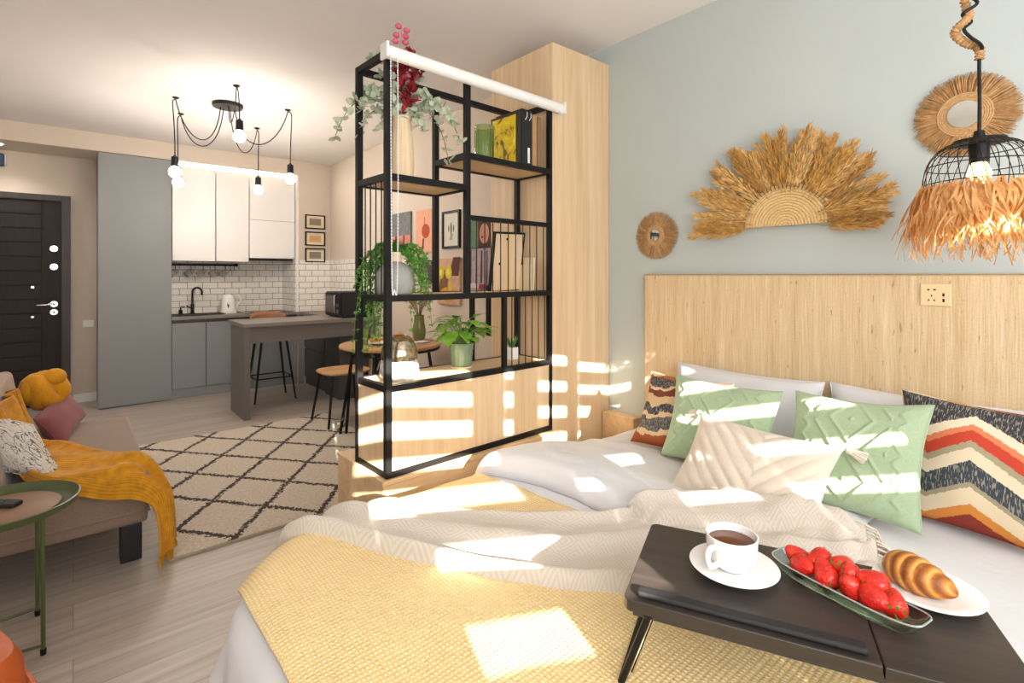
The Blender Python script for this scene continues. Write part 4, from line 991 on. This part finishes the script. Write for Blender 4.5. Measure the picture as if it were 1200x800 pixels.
tag(o, 'white cotton bedspread covering the mattress and hanging over the foot of the bed', 'bedding')

# yellow waffle coverlet
def waffle():
    k = NT('yellow_waffle_weave'); q = k.xyz(k.co('UV')); fr = 2 * PI / .0098
    a = k.math('SINE', k.math('MULTIPLY', q[0], fr)); b = k.math('SINE', k.math('MULTIPLY', q[1], fr * .8))
    w = k.math('MULTIPLY', k.math('ADD', a, 1), k.math('ADD', b, 1)); f = k.noise(k.co('UV'), 40, 3)
    m = k.math('MULTIPLY', w, .27)
    c = k.mix(m, k.ramp(f, [(.3, '#ebc573'), (.7, '#f1d088')]), rgb('#f3e9d3')); k.set(c, .9, Sheen_Weight=.1); k.bump(w, .35, .003); return k.m
def covx(u, y): return .315 + u * ((1.215 + .10 * max(0, 1.63 - y)) - .315) + .006 * nz(y * 5, u * 3)
def covf(u, y):
    x = covx(u, y); hem = .004 * smooth01(1 - min(u, 1 - u) / .01)
    return drape(x, y, .014 + hem + .004 * (1 + nz(x * 6, y * 5, 9)), ripple=.012)
g = G(); g.grid(covf, 90, 140, 0, 1, -.12, 1.98, uvf=lambda u, y: (covx(u, y), y))
o = g.build('coverlet', waffle(), smooth=True, auto=80, solid=.008)
tag(o, 'pale yellow waffle coverlet with tiny white squares over the foot half of the bed', 'coverlet')

# white duvet folded back in a soft mound at the left of the head half
def medge(y): return 1.345 - .10 * smooth01((y - 1.35) / .35) + .30 * smooth01((.98 - y) / .5) + .012 * nz(y * 6, 2)
def mound(x, y):
    b = x - medge(y)
    if b <= 0 or y < .45: return 0
    h = .085 * (1 - max(0, 1 - b / .06) ** 2) ** .5 if b < .06 else .085
    h *= (1 - .80 * smooth01((b - .12) / .50)) * (.45 + .55 * smooth01((y - .75) / .7))
    h *= smooth01((y - .45) / .12)
    return h + (.014 * nz(x * 5 + 3, y * 4, 2) + .008 * abs(nz(x * 9, y * 6, 7))) * smooth01(b / .08) * (1 - smooth01((b - .45) / .2))
def duvf(u, v):
    y = 1.86 - 1.36 * u; x = medge(y) + .004 + v * .62
    h = mound(x, y) * smooth01(v / .02) + .010 * (1 - smooth01(v / .02)); q = drape(x, y, max(h, .004) * (1 - .35 * smooth01((y - 1.6) / .2)), ripple=.02, ph=1)
    return q + V((0, 0, -.003 * (1 - smooth01(v / .03))))
g = G(); g.grid(duvf, 90, 80, uvf=lambda u, v: (u, v)); o = g.build('duvet', M['linen2'], smooth=True, auto=80, solid=.006)
tag(o, 'white duvet folded back in a soft mound beside the oak platform', 'duvet')

# beige patterned throw lying diagonally across the bed
def bl_mat():
    k = NT('beige_diamond_weave'); q = k.xyz(k.co('UV'))
    def tri(s, p): return k.math('PINGPONG', k.math('DIVIDE', s, p * .62), .5)
    d = k.math('FRACT', k.math('MULTIPLY', k.math('ADD', tri(q[0], .13), tri(q[1], .13)), 6.0))
    m = k.math('GREATER_THAN', d, .5); f = k.noise(k.co('UV'), 260, 2)
    c = k.mix(m, rgb('#cdc2b5'), rgb('#d7cdc1')); k.set(c, .95, Sheen_Weight=.15); k.bump(k.math('ADD', m, k.math('MULTIPLY', f, .5)), .35, .003); return k.m
BL = [((.40, 1.86), (.70, 1.94)), ((.47, 1.68), (.77, 1.74)), ((.587, 1.473), (.85, 1.58)), ((.745, 1.151), (1.0, 1.315)), ((.897, .907), (1.256, 1.058)), ((1.021, .774), (1.47, .96)), ((1.18, .60), (1.62, .84)), ((1.36, .45), (1.69, .64)), ((1.50, .35), (1.72, .46))]
A = spline([(*a, 0) for a, b in BL], 12); B = spline([(*b, 0) for a, b in BL], 12); nb = len(A)
def blf(u, v):
    i = min(nb - 1, int(round(v * (nb - 1)))); q = A[i] + (B[i] - A[i]) * u
    x, y = q.x, q.y; edge = smooth01(min(u, 1 - u) / .06)
    # folds run along the strip; the far end is crumpled
    f = math.sin(u * 2 * PI * 2.1 + 1.6 * nz(v * 5, u * 1.5, 3) + v * 2.0) * .5 + .5
    cr = smooth01((v - .72) / .2)
    h = .020 + .020 * smooth01(min(u, 1 - u) / .05) + (.028 * f ** 2 * edge) + .012 * abs(nz(u * 5 + 2, v * 16, 4)) * edge + cr * (.040 * abs(nz(u * 6, v * 22, 8)) + .02)
    m = mound(x, y); h += m if v > .35 else 0
    return drape(x, y, h, ripple=.01)
t = thing('blanket', 'beige woven throw with a diamond pattern lying diagonally across the yellow coverlet', 'blanket', (1.0, 1.1, .5))
g = G(); g.grid(blf, 64, nb - 1, uvf=lambda u, v: (u * .45, v * 1.9)); g.build('cloth', bl_mat(), t, world=True, solid=.006, auto=80)
g = G(); rnd = random.Random(6)
for k in range(40):
    q = blf(k / 39, 1.0); d = V((.025 + rnd.uniform(-.01, .01), -.05 + rnd.uniform(-.012, .012), 0))
    e = q + d; e.z = BZ + .016; g.tube([q, q + d * .5 + V((0, 0, -.01)), e], [.003, .0028, .002], 5)
g.build('fringe', plain('beige_yarn', '#d3c6b5', .9, .05), t, world=True)

# headboard, socket
t = thing('headboard', 'wide headboard covered in vertical woven grasscloth on the sage wall', 'headboard', (2.41, .7, .3))
def grass():
    k = NT('woven_grasscloth'); q = k.co('UV')
    a = k.noise(k.map(q, (210, 5, 1)), 1, 4, .6); b = k.noise(k.map(q, (22, .8, 1)), 1, 3, .5); e = k.noise(k.map(q, (150, 150, 1)), 1, 2)
    kn = k.noise(k.map(q, (90, 16, 1), (4, 9, 0)), 1, 2)
    f = k.math('ADD', k.math('MULTIPLY', a, .50), k.math('ADD', k.math('MULTIPLY', b, .36), k.math('MULTIPLY', e, .14)))
    c = k.ramp(f, [(.30, '#b8986f'), (.47, '#d3b88f'), (.58, '#e0c9a6'), (.72, '#efe0c6')])
    c = k.mix(k.math('MULTIPLY', k.math('GREATER_THAN', kn, .70), .5), c, rgb('#7d5f40')); k.set(c, .85); k.bump(k.math('ADD', a, k.math('MULTIPLY', e, .4)), .5, .004); return k.m
G().box(2.385, XW - .002, -.35, 1.664, .22, 1.298).build('panel', grass(), t, smooth=False, bevel=.006, world=True)
g = G(); g.tube([(2.40, 1.664, .24), (2.40, 1.664, 1.297), (2.40, -.35, 1.297)], .007, 6); g.build('bound_edge', plain('grass_binding', '#b9986d', .9, .15, 60), t, world=True)
t = thing('wall_socket', 'light wood-coloured wall socket plate near the top of the headboard', 'socket', (2.385, .41, 1.18))
M['plate'] = plain('beige_plastic', '#e6cb9e', .45, .01)
G().box(2.376, 2.3845, .366, .455, 1.187, 1.268).build('cover_plate', M['plate'], t, smooth=False, bevel=.003, world=True)
def hole(y, z, w, h, r=0):
    g = G(); c, s = math.cos(r), math.sin(r); g.obox((2.3757, y, z), (.0006, 0, 0), (0, c * w, s * w), (0, -s * h, c * h)); g.build('socket_hole', M['black'], t, smooth=False, world=True)
hole(.431, 1.246, .0035, .0025); hole(.413, 1.246, .0035, .0025); hole(.422, 1.224, .0018, .003); hole(.430, 1.208, .0018, .0035, .5); hole(.414, 1.208, .0018, .0035, -.5)
for z in (1.228, 1.208): hole(.388, z, .003, .006)

# ------------------------------------------------------------------ pillows on the bed
cushion('white_pillow', 'plain white pillow against the left half of the headboard', (2.285, 1.09, .665), (0, -.335, .0), (.045, 0, .195), .085, M['linen2'], 'white pillows', seed=2, pinch=.07, cat='pillow')
cushion('white_pillow', 'plain white pillow against the right half of the headboard behind the chevron cushion', (2.285, .39, .665), (0, -.345, .0), (.045, 0, .20), .085, M['linen2'], 'white pillows', seed=5, pinch=.07, cat='pillow')
def bands(name, stops, kx, amp, wavy, scr=True):
    k = NT(name); q = k.xyz(k.co('UV')); n_ = k.noise(k.co('UV'), 7, 3)
    if wavy: z = k.math('ADD', k.math('MULTIPLY', k.math('SINE', k.math('MULTIPLY', q[0], kx)), amp), k.math('MULTIPLY', k.math('SUBTRACT', n_, .5), .22))
    else: z = k.math('ADD', k.math('MULTIPLY', k.math('PINGPONG', k.math('MULTIPLY', k.math('ADD', q[0], .05), kx), .5), amp), k.math('MULTIPLY', k.math('SUBTRACT', k.noise(k.co('UV'), 60, 2), .5), .03))
    v = k.math('ADD', q[1], z); c = k.ramp(v, stops, 'CONSTANT')
    s = k.noise(k.map(k.co('UV'), (140, 16, 1)), 1, 2); lum = k.n('ShaderNodeRGBToBW'); k.put(lum.inputs[0], c)
    m = k.math('MULTIPLY', k.math('LESS_THAN', lum.outputs[0], .07), k.math('GREATER_THAN', s, .56))
    c = k.mix(k.math('MULTIPLY', m, .75), c, rgb('#a9a191')); k.set(c, .9); k.bump(k.noise(k.co('UV'), 220, 2), .25, .001); return k.m
cushion('wavy_cushion', 'rust, black and tan wavy-striped cushion at the far left of the pillows', (2.085, 1.265, .67), (0, -.205, 0), (.085, 0, .155), .055,
        bands('wavy_stripe_print', [(0, '#a1532b'), (.16, '#d9bd94'), (.22, '#4b4a4c'), (.40, '#d6ba90'), (.46, '#33343b'), (.56, '#d3b78e'), (.70, '#7b3f30'), (.78, '#dcc298'), (.83, '#423f40'), (.97, '#b9623a')], 7, .06, True), 'patterned cushions on the bed', seed=3)
M['sagefab'] = weave('sage_green_fabric', '#a3b795', .07, 200, .25)
def cable(s, q):
    def tri(x): x = x % 1.0; return abs(x - .5) * 2
    d = abs(((abs(s) * 1.6 + abs(((q + 1) * .95) % 1.0 - .5) * 1.25) % .5) - .25) * 4
    lines = max(0, 1 - (1 - d) / .30) if abs(s) < .55 else 0
    cab = 0
    for c in (-.72, .72): 
        r = abs(s - c - .05 * math.sin(q * 22)); cab = max(cab, 1 - r / .06)
    return .0075 * max(lines, max(0, cab)) + .0018 * nz(s * 30, q * 30)
cushion('sage_cushion', 'sage green cable-relief cushion on the left in front of the wavy cushion', (1.99, 1.035, .69), (0, -.228, .0), (.062, 0, .165), .058, M['sagefab'], 'sage green cushions', n=110, relief=cable, seed=11)
cushion('sage_cushion', 'sage green cable-relief cushion on the right in front of the chevron cushion', (1.978, .56, .70), (0.0, -.202, .012), (.078, 0, .178), .062, M['sagefab'], 'sage green cushions', n=110, relief=cable, seed=14)
cushion('chevron_cushion', 'chevron cushion in red, orange, charcoal and cream at the right edge of the bed', (2.105, .215, .705), (-.045, -.26, 0), (.055, 0, .195), .062,
        bands('chevron_print', [(0, '#8f3326'), (.14, '#d98a3c'), (.22, '#e6d3b4'), (.35, '#a59a80'), (.39, '#3f4650'), (.54, '#ead9bd'), (.64, '#aaa083'), (.69, '#c8452f'), (.78, '#e2835c'), (.83, '#ecdcc2'), (.91, '#3b3d42')], 2.2, .34, False), 'patterned cushions on the bed', seed=17, n=40)
M['creamfab'] = weave('cream_tufted_fabric', '#dccfbf', .06, 240, .2)
def pleat(s, q):
    r = (s * 5.2 + q * 3.2) if s < .15 else (s * 5.2 - q * 3.2)
    return .014 * abs(math.sin(r * PI * .8)) ** .6 * (.6 + .4 * nz(s * 3, q * 3)) + .0015 * nz(s * 40, q * 40)
cushion('tasselled_cushion', 'cream pleated cushion with corner tassels lying in front of the sage cushions', (1.765, .80, .635), (0, -.25, -.008), (.112, 0, .118), .055, M['creamfab'], None, n=90, relief=pleat, seed=21, tassel=plain('cream_tassel_yarn', '#e2d6c8', .9, .05))

# ------------------------------------------------------------------ wall decor over the bed
def fringe_mirror(name, label, cy, cz, R, ri, rg, n, seed):
    t = thing(name, label, 'wall decoration', (XW, cy, cz), 0, 'fringed wall mirrors'); rnd = random.Random(seed)
    M['raffia_brown'] = M.get('raffia_brown') or plain('brown_raffia', '#b58c5c', .8, .25, 60)
    g = G()
    for k in range(n):
        a = 2 * PI * k / n + rnd.uniform(-.02, .02); r1 = R * rnd.uniform(.90, 1.03); x = -rnd.uniform(.006, .022); w = rnd.uniform(.0012, .0024)
        d = V((0, math.cos(a), math.sin(a))); s = V((0, -math.sin(a), math.cos(a)))
        p0, p1, p2 = d * (ri * .8) + V((x, 0, 0)), d * ((ri + r1) * .5) + V((x - .004, 0, 0)), d * r1 + s * rnd.uniform(-.006, .006) + V((x + .003, 0, 0))
        g.tube([p0, p1, p2], [w, w * 1.2, w * .6], 4)
    g.build('raffia_fringe', M['raffia_brown'], t)
    g = G(); m = 5
    for j in range(m):
        r = rg + (ri - rg) * (j + .5) / m; rr = (ri - rg) / m * .55
        g.tube([(-.022, r * math.cos(k * PI / 36), r * math.sin(k * PI / 36)) for k in range(72)], rr, 6, closed=True)
    g.build('woven_ring', plain('tan_braid', '#c09a6b', .85, .2, 120, 150, .003), t)
    g = G(); g.tube([(-.030, 0, 0), (-.0005, 0, 0)], rg * 1.02, 40)
    g.build('mirror', plain('mirror_glass_' + str(seed), '#dcdcd6', .04, 0, Metallic=1.0), t)
fringe_mirror('fringed_mirror', 'large raffia-fringed round mirror on the wall behind the pendant lamp', .335, 1.87, .148, .078, .046, 620, 5)
fringe_mirror('fringed_mirror', 'small raffia-fringed round mirror on the sage wall above the headboard corner', 1.61, 1.515, .130, .055, .030, 480, 6)
t = thing('pampas_fan', 'half-round wall fan of golden pampas plumes over a woven base above the headboard', 'wall decoration', (XW, .935, 1.52))
g = G(); m = 15; R0 = .195; gb = G()
for j in range(m):
    r = R0 * (j + .6) / m; pts = [(-.030, -r * math.cos(a), r * .95 * math.sin(a)) for a in [PI * k / 30 for k in range(31)]]
    g.tube(pts, R0 / m * .56, 6)
g.build('woven_base', plain('pale_seagrass', '#dcbd87', .85, .16, 140, 220, .003), t)
M['twine'] = plain('dark_twine', '#7b5a30', .8, .1)
for k in range(34):
    a = PI * (k + .5) / 34
    c, s = math.cos(a), math.sin(a); gb.tube([(-.040, -c * (R0 - .022), s * .95 * (R0 - .022)), (-.041, -c * (R0 + .002), s * .95 * (R0 + .002))], .0022, 5)
gb.build('twine_stitches', M['twine'], t)
rnd = random.Random(31)
pam = [plain('golden_pampas', '#cb9a4e', .8, .3, 40), plain('light_pampas', '#dab172', .8, .3, 40), plain('brown_pampas', '#b5853f', .8, .3, 40)]
npl = 64
for k in range(npl):
    a = PI * (-.02 + 1.05 * (k + .5) / npl) + rnd.uniform(-.05, .05)
    ks = (0, 30, 53, 66, 90, 115, 140, 180, 200); ls = (.43, .465, .42, .43, .45, .445, .49, .455, .44); ad = math.degrees(max(0, a)); j = max(q for q in range(8) if ks[q] <= ad)
    L = ls[j] + (ls[j + 1] - ls[j]) * (ad - ks[j]) / (ks[j + 1] - ks[j]) - .022 + rnd.uniform(-.06, .012)
    x = -rnd.uniform(.008, .05); bend = rnd.uniform(-.10, .10)
    def pt(q, a=a, L=L, x=x, bend=bend):
        r = .14 + (L - .14) * q; aa = a + bend * q * q
        return V((x - .012 * q, -math.cos(aa) * r, math.sin(aa) * r))
    g = G(); g.tube([pt(0), pt(.3), pt(.6)], .0016, 4)
    W = rnd.uniform(.024, .036)
    for i in range(190):
        q = rnd.uniform(.12, .97); prof = math.sin(PI * min(1, (q - .05) / .95) ** .8) ** .8
        b = pt(q); d = (pt(min(1, q + .05)) - pt(q - .05)).normalized(); sd = V((0, -d.z, d.y))
        off = rnd.uniform(-1, 1); w = W * prof
        g.leaf(b + sd * (off * w * .7) + V((rnd.uniform(-.012, .004), 0, 0)), d + sd * off * .45 + V((rnd.uniform(-.4, .1), 0, 0)), V((-1, 0, 0)) + sd * rnd.uniform(-.5, .5), rnd.uniform(.018, .036), rnd.uniform(.003, .0055), rnd.uniform(-.1, .1), 2)
    g.build('plume', pam[k % 3], t, smooth=False)
# pendant lamp
PL = V((1.975, .243, 1.683))
t = thing('pendant_lamp', 'raffia-fringed pendant lamp with a black wire cage and a lit bulb above the bed', 'pendant lamp', PL)
g = G(); g.lathe([(0, .03), (.012, .03), (.014, .012), (.03, .01), (.06, .004), (.062, -.006), (.0, -.008)], n=32); g.build('cap', M['black'], t)
g = G(); g.lathe([(.0, -.062), (.021, -.062), (.023, -.05), (.023, -.006)], n=20); g.build('socket', M['black'], t)
g = G(); prof = lambda q: (.055 + (.128 - .055) * math.sin(q * PI / 2) ** .9, -.004 - .115 * (1 - math.cos(q * PI / 2)) ** .95)
for k in range(30):
    a = 2 * PI * k / 30; pts = []
    for i in range(9):
        r, z = prof(i / 8); aa = a + .25 * (i / 8); pts.append((r * math.cos(aa), r * math.sin(aa), z))
    pts.append((.132 * math.cos(a + .26), .132 * math.sin(a + .26), -.17)); g.tube(pts, .0013, 4)
for q in (.35, .7, 1.0):
    r, z = prof(q); g.tube([(r * math.cos(k * PI / 24), r * math.sin(k * PI / 24), z) for k in range(48)], .0016, 5, closed=True)
g.build('wire_cage', M['black'], t)
g = G(); g.lathe([(0, -.125), (.012, -.123), (.026, -.108), (.028, -.092), (.02, -.070), (.013, -.056)], n=20); g.build('bulb', emit('warm_bulb', '#ffb860', 16), t)
def raffia():
    k = NT('raffia_strands'); f = k.noise(k.co(), 35, 3); k.set(k.ramp(f, [(.3, '#c28a4c'), (.55, '#dcae72'), (.75, '#ecc993')]), .7)
    tr = k.n('ShaderNodeBsdfTranslucent'); tr.inputs[0].default_value = rgb('#e0a25a'); mx = k.n('ShaderNodeMixShader'); mx.inputs[0].default_value = .35
    k.t.links.new(k.b.outputs[0], mx.inputs[1]); k.t.links.new(tr.outputs[0], mx.inputs[2]); k.t.links.new(mx.outputs[0], k.t.nodes['Material Output'].inputs[0]); return k.m
g = G(); rnd = random.Random(77)
for k in range(430):
    a = rnd.uniform(0, 2 * PI); r0 = .128 + rnd.uniform(-.004, .008); z0 = -.118 - rnd.uniform(0, .025); r1 = r0 + rnd.uniform(.01, .045); L = rnd.uniform(.13, .215)
    d = V((math.cos(a), math.sin(a), 0)); s = V((-math.sin(a), math.cos(a), 0)); w = rnd.uniform(.0022, .0048); tw = rnd.uniform(-.09, .09); kk = rnd.uniform(-.05, .05)
    pts = bez(d * r0 + V((0, 0, z0)), d * (r0 + .022) + V((0, 0, z0 - L * .25)) + s * kk, d * r1 + V((0, 0, z0 - L * .6)) + s * (tw * .6 - kk), d * (r1 - rnd.uniform(-.02, .03)) + V((0, 0, z0 - L)) + s * tw, 7)
    vs = []; fs = []
    for i, q in enumerate(pts):
        ww = w * (1 if i < 6 else .4); th = rnd.uniform(-.6, .6); e = s * math.cos(th) + d * math.sin(th); vs += [q - e * ww, q + e * ww]
        if i: fs.append((2 * i - 2, 2 * i - 1, 2 * i + 1, 2 * i))
    g.add(vs, fs)
g.build('raffia_fringe', raffia(), t, smooth=False)
def off(h, z, f=0.0): return R3 * h + F3 * f + V((0, 0, z))
rope = [off(0, .235), off(.002, .262), off(-.004, .278, .01), off(-.030, .288, .012), (off(-.068, .305)), off(-.074, .318, -.01), off(-.052, .338, -.012), off(-.030, .362), off(-.030, .395, .01), off(-.042, .425), off(-.03, .47, -.01), off(-.04, .53), off(-.025, .60, .01), off(-.03, .70), off(-.02, .80), off(-.02, ZC - PL.z)]
cordp = [off(0, .03), off(.001, .12), off(0, .235), off(-.004, .268, -.012), off(-.040, .292, -.016), off(-.058, .315, -.016), off(-.036, .338, -.014), off(-.048, .365, .0), off(-.020, .39, -.016), off(-.046, .43, -.004), off(-.015, .47, -.014), off(-.052, .53), off(-.012, .60, -.01), off(-.04, .70, .008), off(-.02, .80, -.012), off(-.025, ZC - PL.z)]
g = G(); g.tube(spline(cordp, 8), .0046, 8); g.build('cord', M['black'], t)
g = G(); rp = spline(rope, 14); g.tube(rp, [.0105 + .0025 * math.sin(i * 1.35) for i in range(len(rp))], 8); g.build('jute_rope', plain('jute_rope', '#b38a5c', .9, .25, 90, 160, .004), t)
# ------------------------------------------------------------------ tray table with breakfast
TO = V((.776, .589, .70)); TR = math.atan2(-.909, .416)
def tp(x, y, z=0): c, s = math.cos(TR), math.sin(TR); return V((TO.x + c * x - s * y, TO.y + s * x + c * y, TO.z + z))
t = thing('bed_tray', 'dark wood folding bed tray on black legs standing on the bed', 'tray table', (TO.x, TO.y, .53), TR); ZT = .17
g = G(); g.prism(rrect(0, .400, 0, .318, (.016, .002, .002, .016)), ZT - .022, ZT); g.build('tilting_panel', M['darkwood'], t, smooth=False, bevel=.003)
g = G(); g.prism(rrect(.4025, .60, 0, .318, (.002, .03, .03, .002)), ZT - .022, ZT); g.build('fixed_panel', M['darkwood'], t, smooth=False, bevel=.003)
g = G(); g.prism(rrect(.022, .385, .012, .036, (.008,) * 4), ZT, ZT + .011); g.build('stop_ledge', M['blackmatte'], t, smooth=False, bevel=.005, seg=3)
M['trayframe'] = plain('dark_grey_tray_frame', '#3a3634', .5, .05)
g = G(); g.box(.015, .585, .02, .035, ZT - .04, ZT - .0225); g.box(.015, .585, .285, .30, ZT - .04, ZT - .0225); g.box(.02, .035, .035, .285, ZT - .04, ZT - .0225); g.box(.565, .58, .035, .285, ZT - .04, ZT - .0225); g.build('under_frame', M['trayframe'], t, smooth=False)
for x, dx in ((.045, -.055), (.555, .055)):
    g = G()
    for y in (.03, .285): g.tube([(x, y, ZT - .03), (x + dx, y, -.012)], .007, 8)
    g.tube([(x + dx, .03, -.012), (x + dx, .285, -.012)], .007, 8); g.build('leg', M['black'], t)
    g = G(); g.tube([(x + .012, .055, ZT - .032), (x + dx * .9 + .012, .05, .0)], .0035, 8); g.build('leg_strut', M['chrome'], t)
    g = G(); g.tube([(x - .002, .02, ZT - .03), (x - .002, .045, ZT - .03)], .010, 12); g.build('hinge', M['black'], t)
# cup, saucer, coffee
sc_ = V((1.009, .492, .7005))
t = thing('saucer', 'white saucer under the coffee cup on the dark tray', 'saucer', sc_)
g = G(); g.lathe([(0, .003), (.036, .003), (.045, .006), (.082, .017), (.084, .019), (.081, .020), (.046, .010), (.03, .008), (0, .008)], n=56); g.build('dish', M['porcelain'], t)
t = thing('coffee_cup', 'white cup of black coffee on the saucer', 'cup', sc_ + V((.004, .006, .009)))
g = G(); g.lathe([(0, .0), (.027, .0), (.034, .006), (.045, .022), (.0485, .045), (.0495, .066), (.048, .0672), (.0465, .066), (.0455, .045), (.042, .024), (.03, .010), (0, .008)], n=56); g.build('body', M['porcelain'], t)
g = G(); ha = V((-.55, -.83, 0)).normalized(); ha = (R3 * -.86 - F3 * .5).normalized()
g.tube(spline([ha * .047 + V((0, 0, .052)), ha * .066 + V((0, 0, .053)), ha * .073 + V((0, 0, .036)), ha * .062 + V((0, 0, .018)), ha * .042 + V((0, 0, .018))], 6), .0058, 10); g.build('handle', M['porcelain'], t)
g = G(); g.add([(.0452 * math.cos(k * PI / 20), .0452 * math.sin(k * PI / 20), .052) for k in range(40)], [tuple(range(40))])
g.build('coffee', plain('black_coffee', '#6a3d24', .12, 0), t, smooth=False)
# glass boat dish with strawberries
dc = V((1.0895, .322, .7005)); DA = math.atan2(-.244, -.047)
t = thing('glass_dish', 'long clear glass boat-shaped dish full of strawberries on the tray', 'dish', dc, DA)
def boat(s, wall):
    # s: angle; wall 0 = bottom centre .. 1 = rim
    a = 2 * PI * s; e = 2 / 4.2
    x = math.copysign(abs(math.cos(a)) ** e, math.cos(a)); y = math.copysign(abs(math.sin(a)) ** e, math.sin(a)); return x, y
g = G(); prof = [(.0, .0), (.78, .0), (.90, .003), (.97, .015), (1.0, .023), (.985, .0245), (.94, .017), (.87, .008), (.74, .005), (.0, .005)]
vs = []; nn = 56
for (r, z) in prof:
    for k in range(nn):
        x, y = boat(k / nn, 0); vs.append((x * .130 * r, y * .038 * r, z + .004 * abs(x) ** 4 * (r > .8)))
fs = [(i * nn + k, i * nn + (k + 1) % nn, (i + 1) * nn + (k + 1) % nn, (i + 1) * nn + k) for i in range(len(prof) - 1) for k in range(nn)]
def thin_glass(name, tint):
    k = NT(name); tr = k.n('ShaderNodeBsdfTransparent'); tr.inputs[0].default_value = rgb(tint); gl_ = k.n('ShaderNodeBsdfGlossy'); gl_.inputs['Roughness'].default_value = .03
    lw = k.n('ShaderNodeLayerWeight'); lw.inputs[0].default_value = .35; mx = k.n('ShaderNodeMixShader'); k.put(mx.inputs[0], k.math('ADD', k.math('MULTIPLY', lw.outputs['Facing'], .55), .05))
    k.t.links.new(tr.outputs[0], mx.inputs[1]); k.t.links.new(gl_.outputs[0], mx.inputs[2]); k.t.links.new(mx.outputs[0], k.t.nodes['Material Output'].inputs[0]); return k.m
g.add(vs, fs); g.build('glass_bowl', thin_glass('clear_glass', '#eef6f1'), t, merge=True)
g = G(); rim = [boat(k / nn, 0) for k in range(nn)]; g.tube([(x * .130, y * .038, .024 + .004 * abs(x) ** 4) for x, y in rim], .0016, 6, closed=True); g.build('glass_rim', plain('glass_rim', '#cfd8d2', .05, 0, Transmission_Weight=.5), t)
def berry_mat():
    k = NT('strawberry_skin'); f = k.noise(k.co(), 45, 3); d = k.voro(k.co(), 260)
    c = k.ramp(f, [(.3, '#b8140f'), (.6, '#d3261a'), (.8, '#e2432b')]); c = k.mix(k.math('LESS_THAN', d, .15), c, rgb('#d98f45')); k.set(c, .28); k.bump(d, .35, .003); return k.m
M['berry'] = berry_mat(); M['calyx'] = plain('strawberry_calyx', '#4f8a2c', .6, .2, 60)
sb_proto = thing('strawberry', None, 'strawberry', (0, 0, 0), 0, 'strawberries in the glass dish')
g = G(); g.lathe([(0, -.026), (.005, -.0245), (.011, -.017), (.0165, -.005), (.0185, .005), (.0165, .013), (.010, .0175), (0, .0165)], n=28); g.build('berry', M['berry'], sb_proto)
g = G()
for k in range(9): a = 2 * PI * k / 9; g.leaf((.002 * math.cos(a), .002 * math.sin(a), .0165), (math.cos(a), math.sin(a), .12), (0, 0, 1), .017, .006, .35, 3)
g.tube([(0, 0, .016), (.003, .001, .026)], .0012, 5); g.build('calyx', M['calyx'], sb_proto)
berries = [(-.80, .10, .024, 2.2, .3, 1.0, 'strawberry at the far left tip of the glass dish'), (-.62, -.42, .024, 1.9, 2.5, 1.0, 'strawberry second from the left tip at the near rim'),
           (-.46, .30, .026, 1.4, 1.0, .95, 'dark red strawberry third from the left tip of the dish'), (-.10, .42, .027, 1.7, 4.6, 1.08, 'large strawberry at the far rim near the croissant plate'),
           (-.22, -.34, .026, 2.4, 5.6, 1.12, 'long strawberry at the near rim left of the middle'), (.10, .15, .028, 1.3, 3.4, .95, 'strawberry at the middle of the row behind the orange-red one'),
           (.20, -.36, .027, 2.3, 1.2, 1.05, 'orange-red strawberry at the near rim in the middle of the row'), (.44, .30, .029, 1.8, .2, 1.08, 'strawberry nearest the croissant plate in the right half'),
           (.52, -.30, .027, 1.6, 2.8, 1.05, 'strawberry at the near rim close to the right tip'), (.76, .02, .026, 2.1, 5.0, .95, 'strawberry at the far right tip of the glass dish')]
for i, (s, w, z, tilt, az, sc, lb) in enumerate(berries):
    o = sb_proto if i == 0 else copy_tree(sb_proto)
    c, sn = math.cos(DA), math.sin(DA); lx, ly = s * .108, w * .036
    sc *= 1.15; z += .012 * (w > .1); o.location = (dc.x + c * lx - sn * ly, dc.y + sn * lx + c * ly, dc.z + z + .006); o.rotation_euler = (tilt, 0, az); o.scale = (sc, sc, sc); o['label'] = lb
# croissant on a plate
pc = V((1.2136, .222, .7005))
t = thing('plate', 'white round plate under the croissant at the right of the tray', 'plate', pc)
g = G(); g.lathe([(0, .003), (.045, .003), (.054, .006), (.082, .015), (.085, .0175), (.081, .0185), (.054, .010), (.04, .008), (0, .008)], n=56); g.build('dish', M['porcelain'], t)
def crust():
    k = NT('croissant_crust'); q = k.xyz(k.co('UV')); f = k.noise(k.co(), 60, 4, .6)
    r = k.math('FRACT', k.math('ADD', q[0], k.math('MULTIPLY', k.noise(k.co(), 30, 2), .25)))
    r = k.math('MULTIPLY', k.math('PINGPONG', r, .5), 2.0); s = k.math('ADD', k.math('MULTIPLY', r, .55), k.math('MULTIPLY', f, .5)); c = k.ramp(s, [(.22, '#dca254'), (.42, '#c07a2b'), (.62, '#9c571c'), (.85, '#743c12')]); k.set(c, .5); k.bump(f, .6, .004); return k.m
t = thing('croissant', 'golden brown croissant lying on the white plate', 'croissant', pc + V((.006, .012, .034)), DA - .22)
def cro(u, v):
    s = -1 + 2 * u; a = 2 * PI * v; seg = s * 2.9 + .42 * math.sin(a)
    env = max(0, 1 - abs(s + .12 * (1 - s * s)) ** 2.2) ** .6; r = .037 * env
    r *= .93 + .11 * abs(math.sin(PI * seg)) ** .55 + .05 * nz(s * 6, a * 1.5, 3)
    return V((s * .064, -.012 * (1 - s * s) + r * math.cos(a) * 1.05, r * .84 * math.sin(a) - .004 * s * s))
g = G(); g.grid(cro, 110, 30, uvf=lambda u, v: ((-1 + 2 * u) * 2.9 + .42 * math.sin(2 * PI * v), v), flip=True); g.build('pastry', crust(), t, merge=True, auto=70)
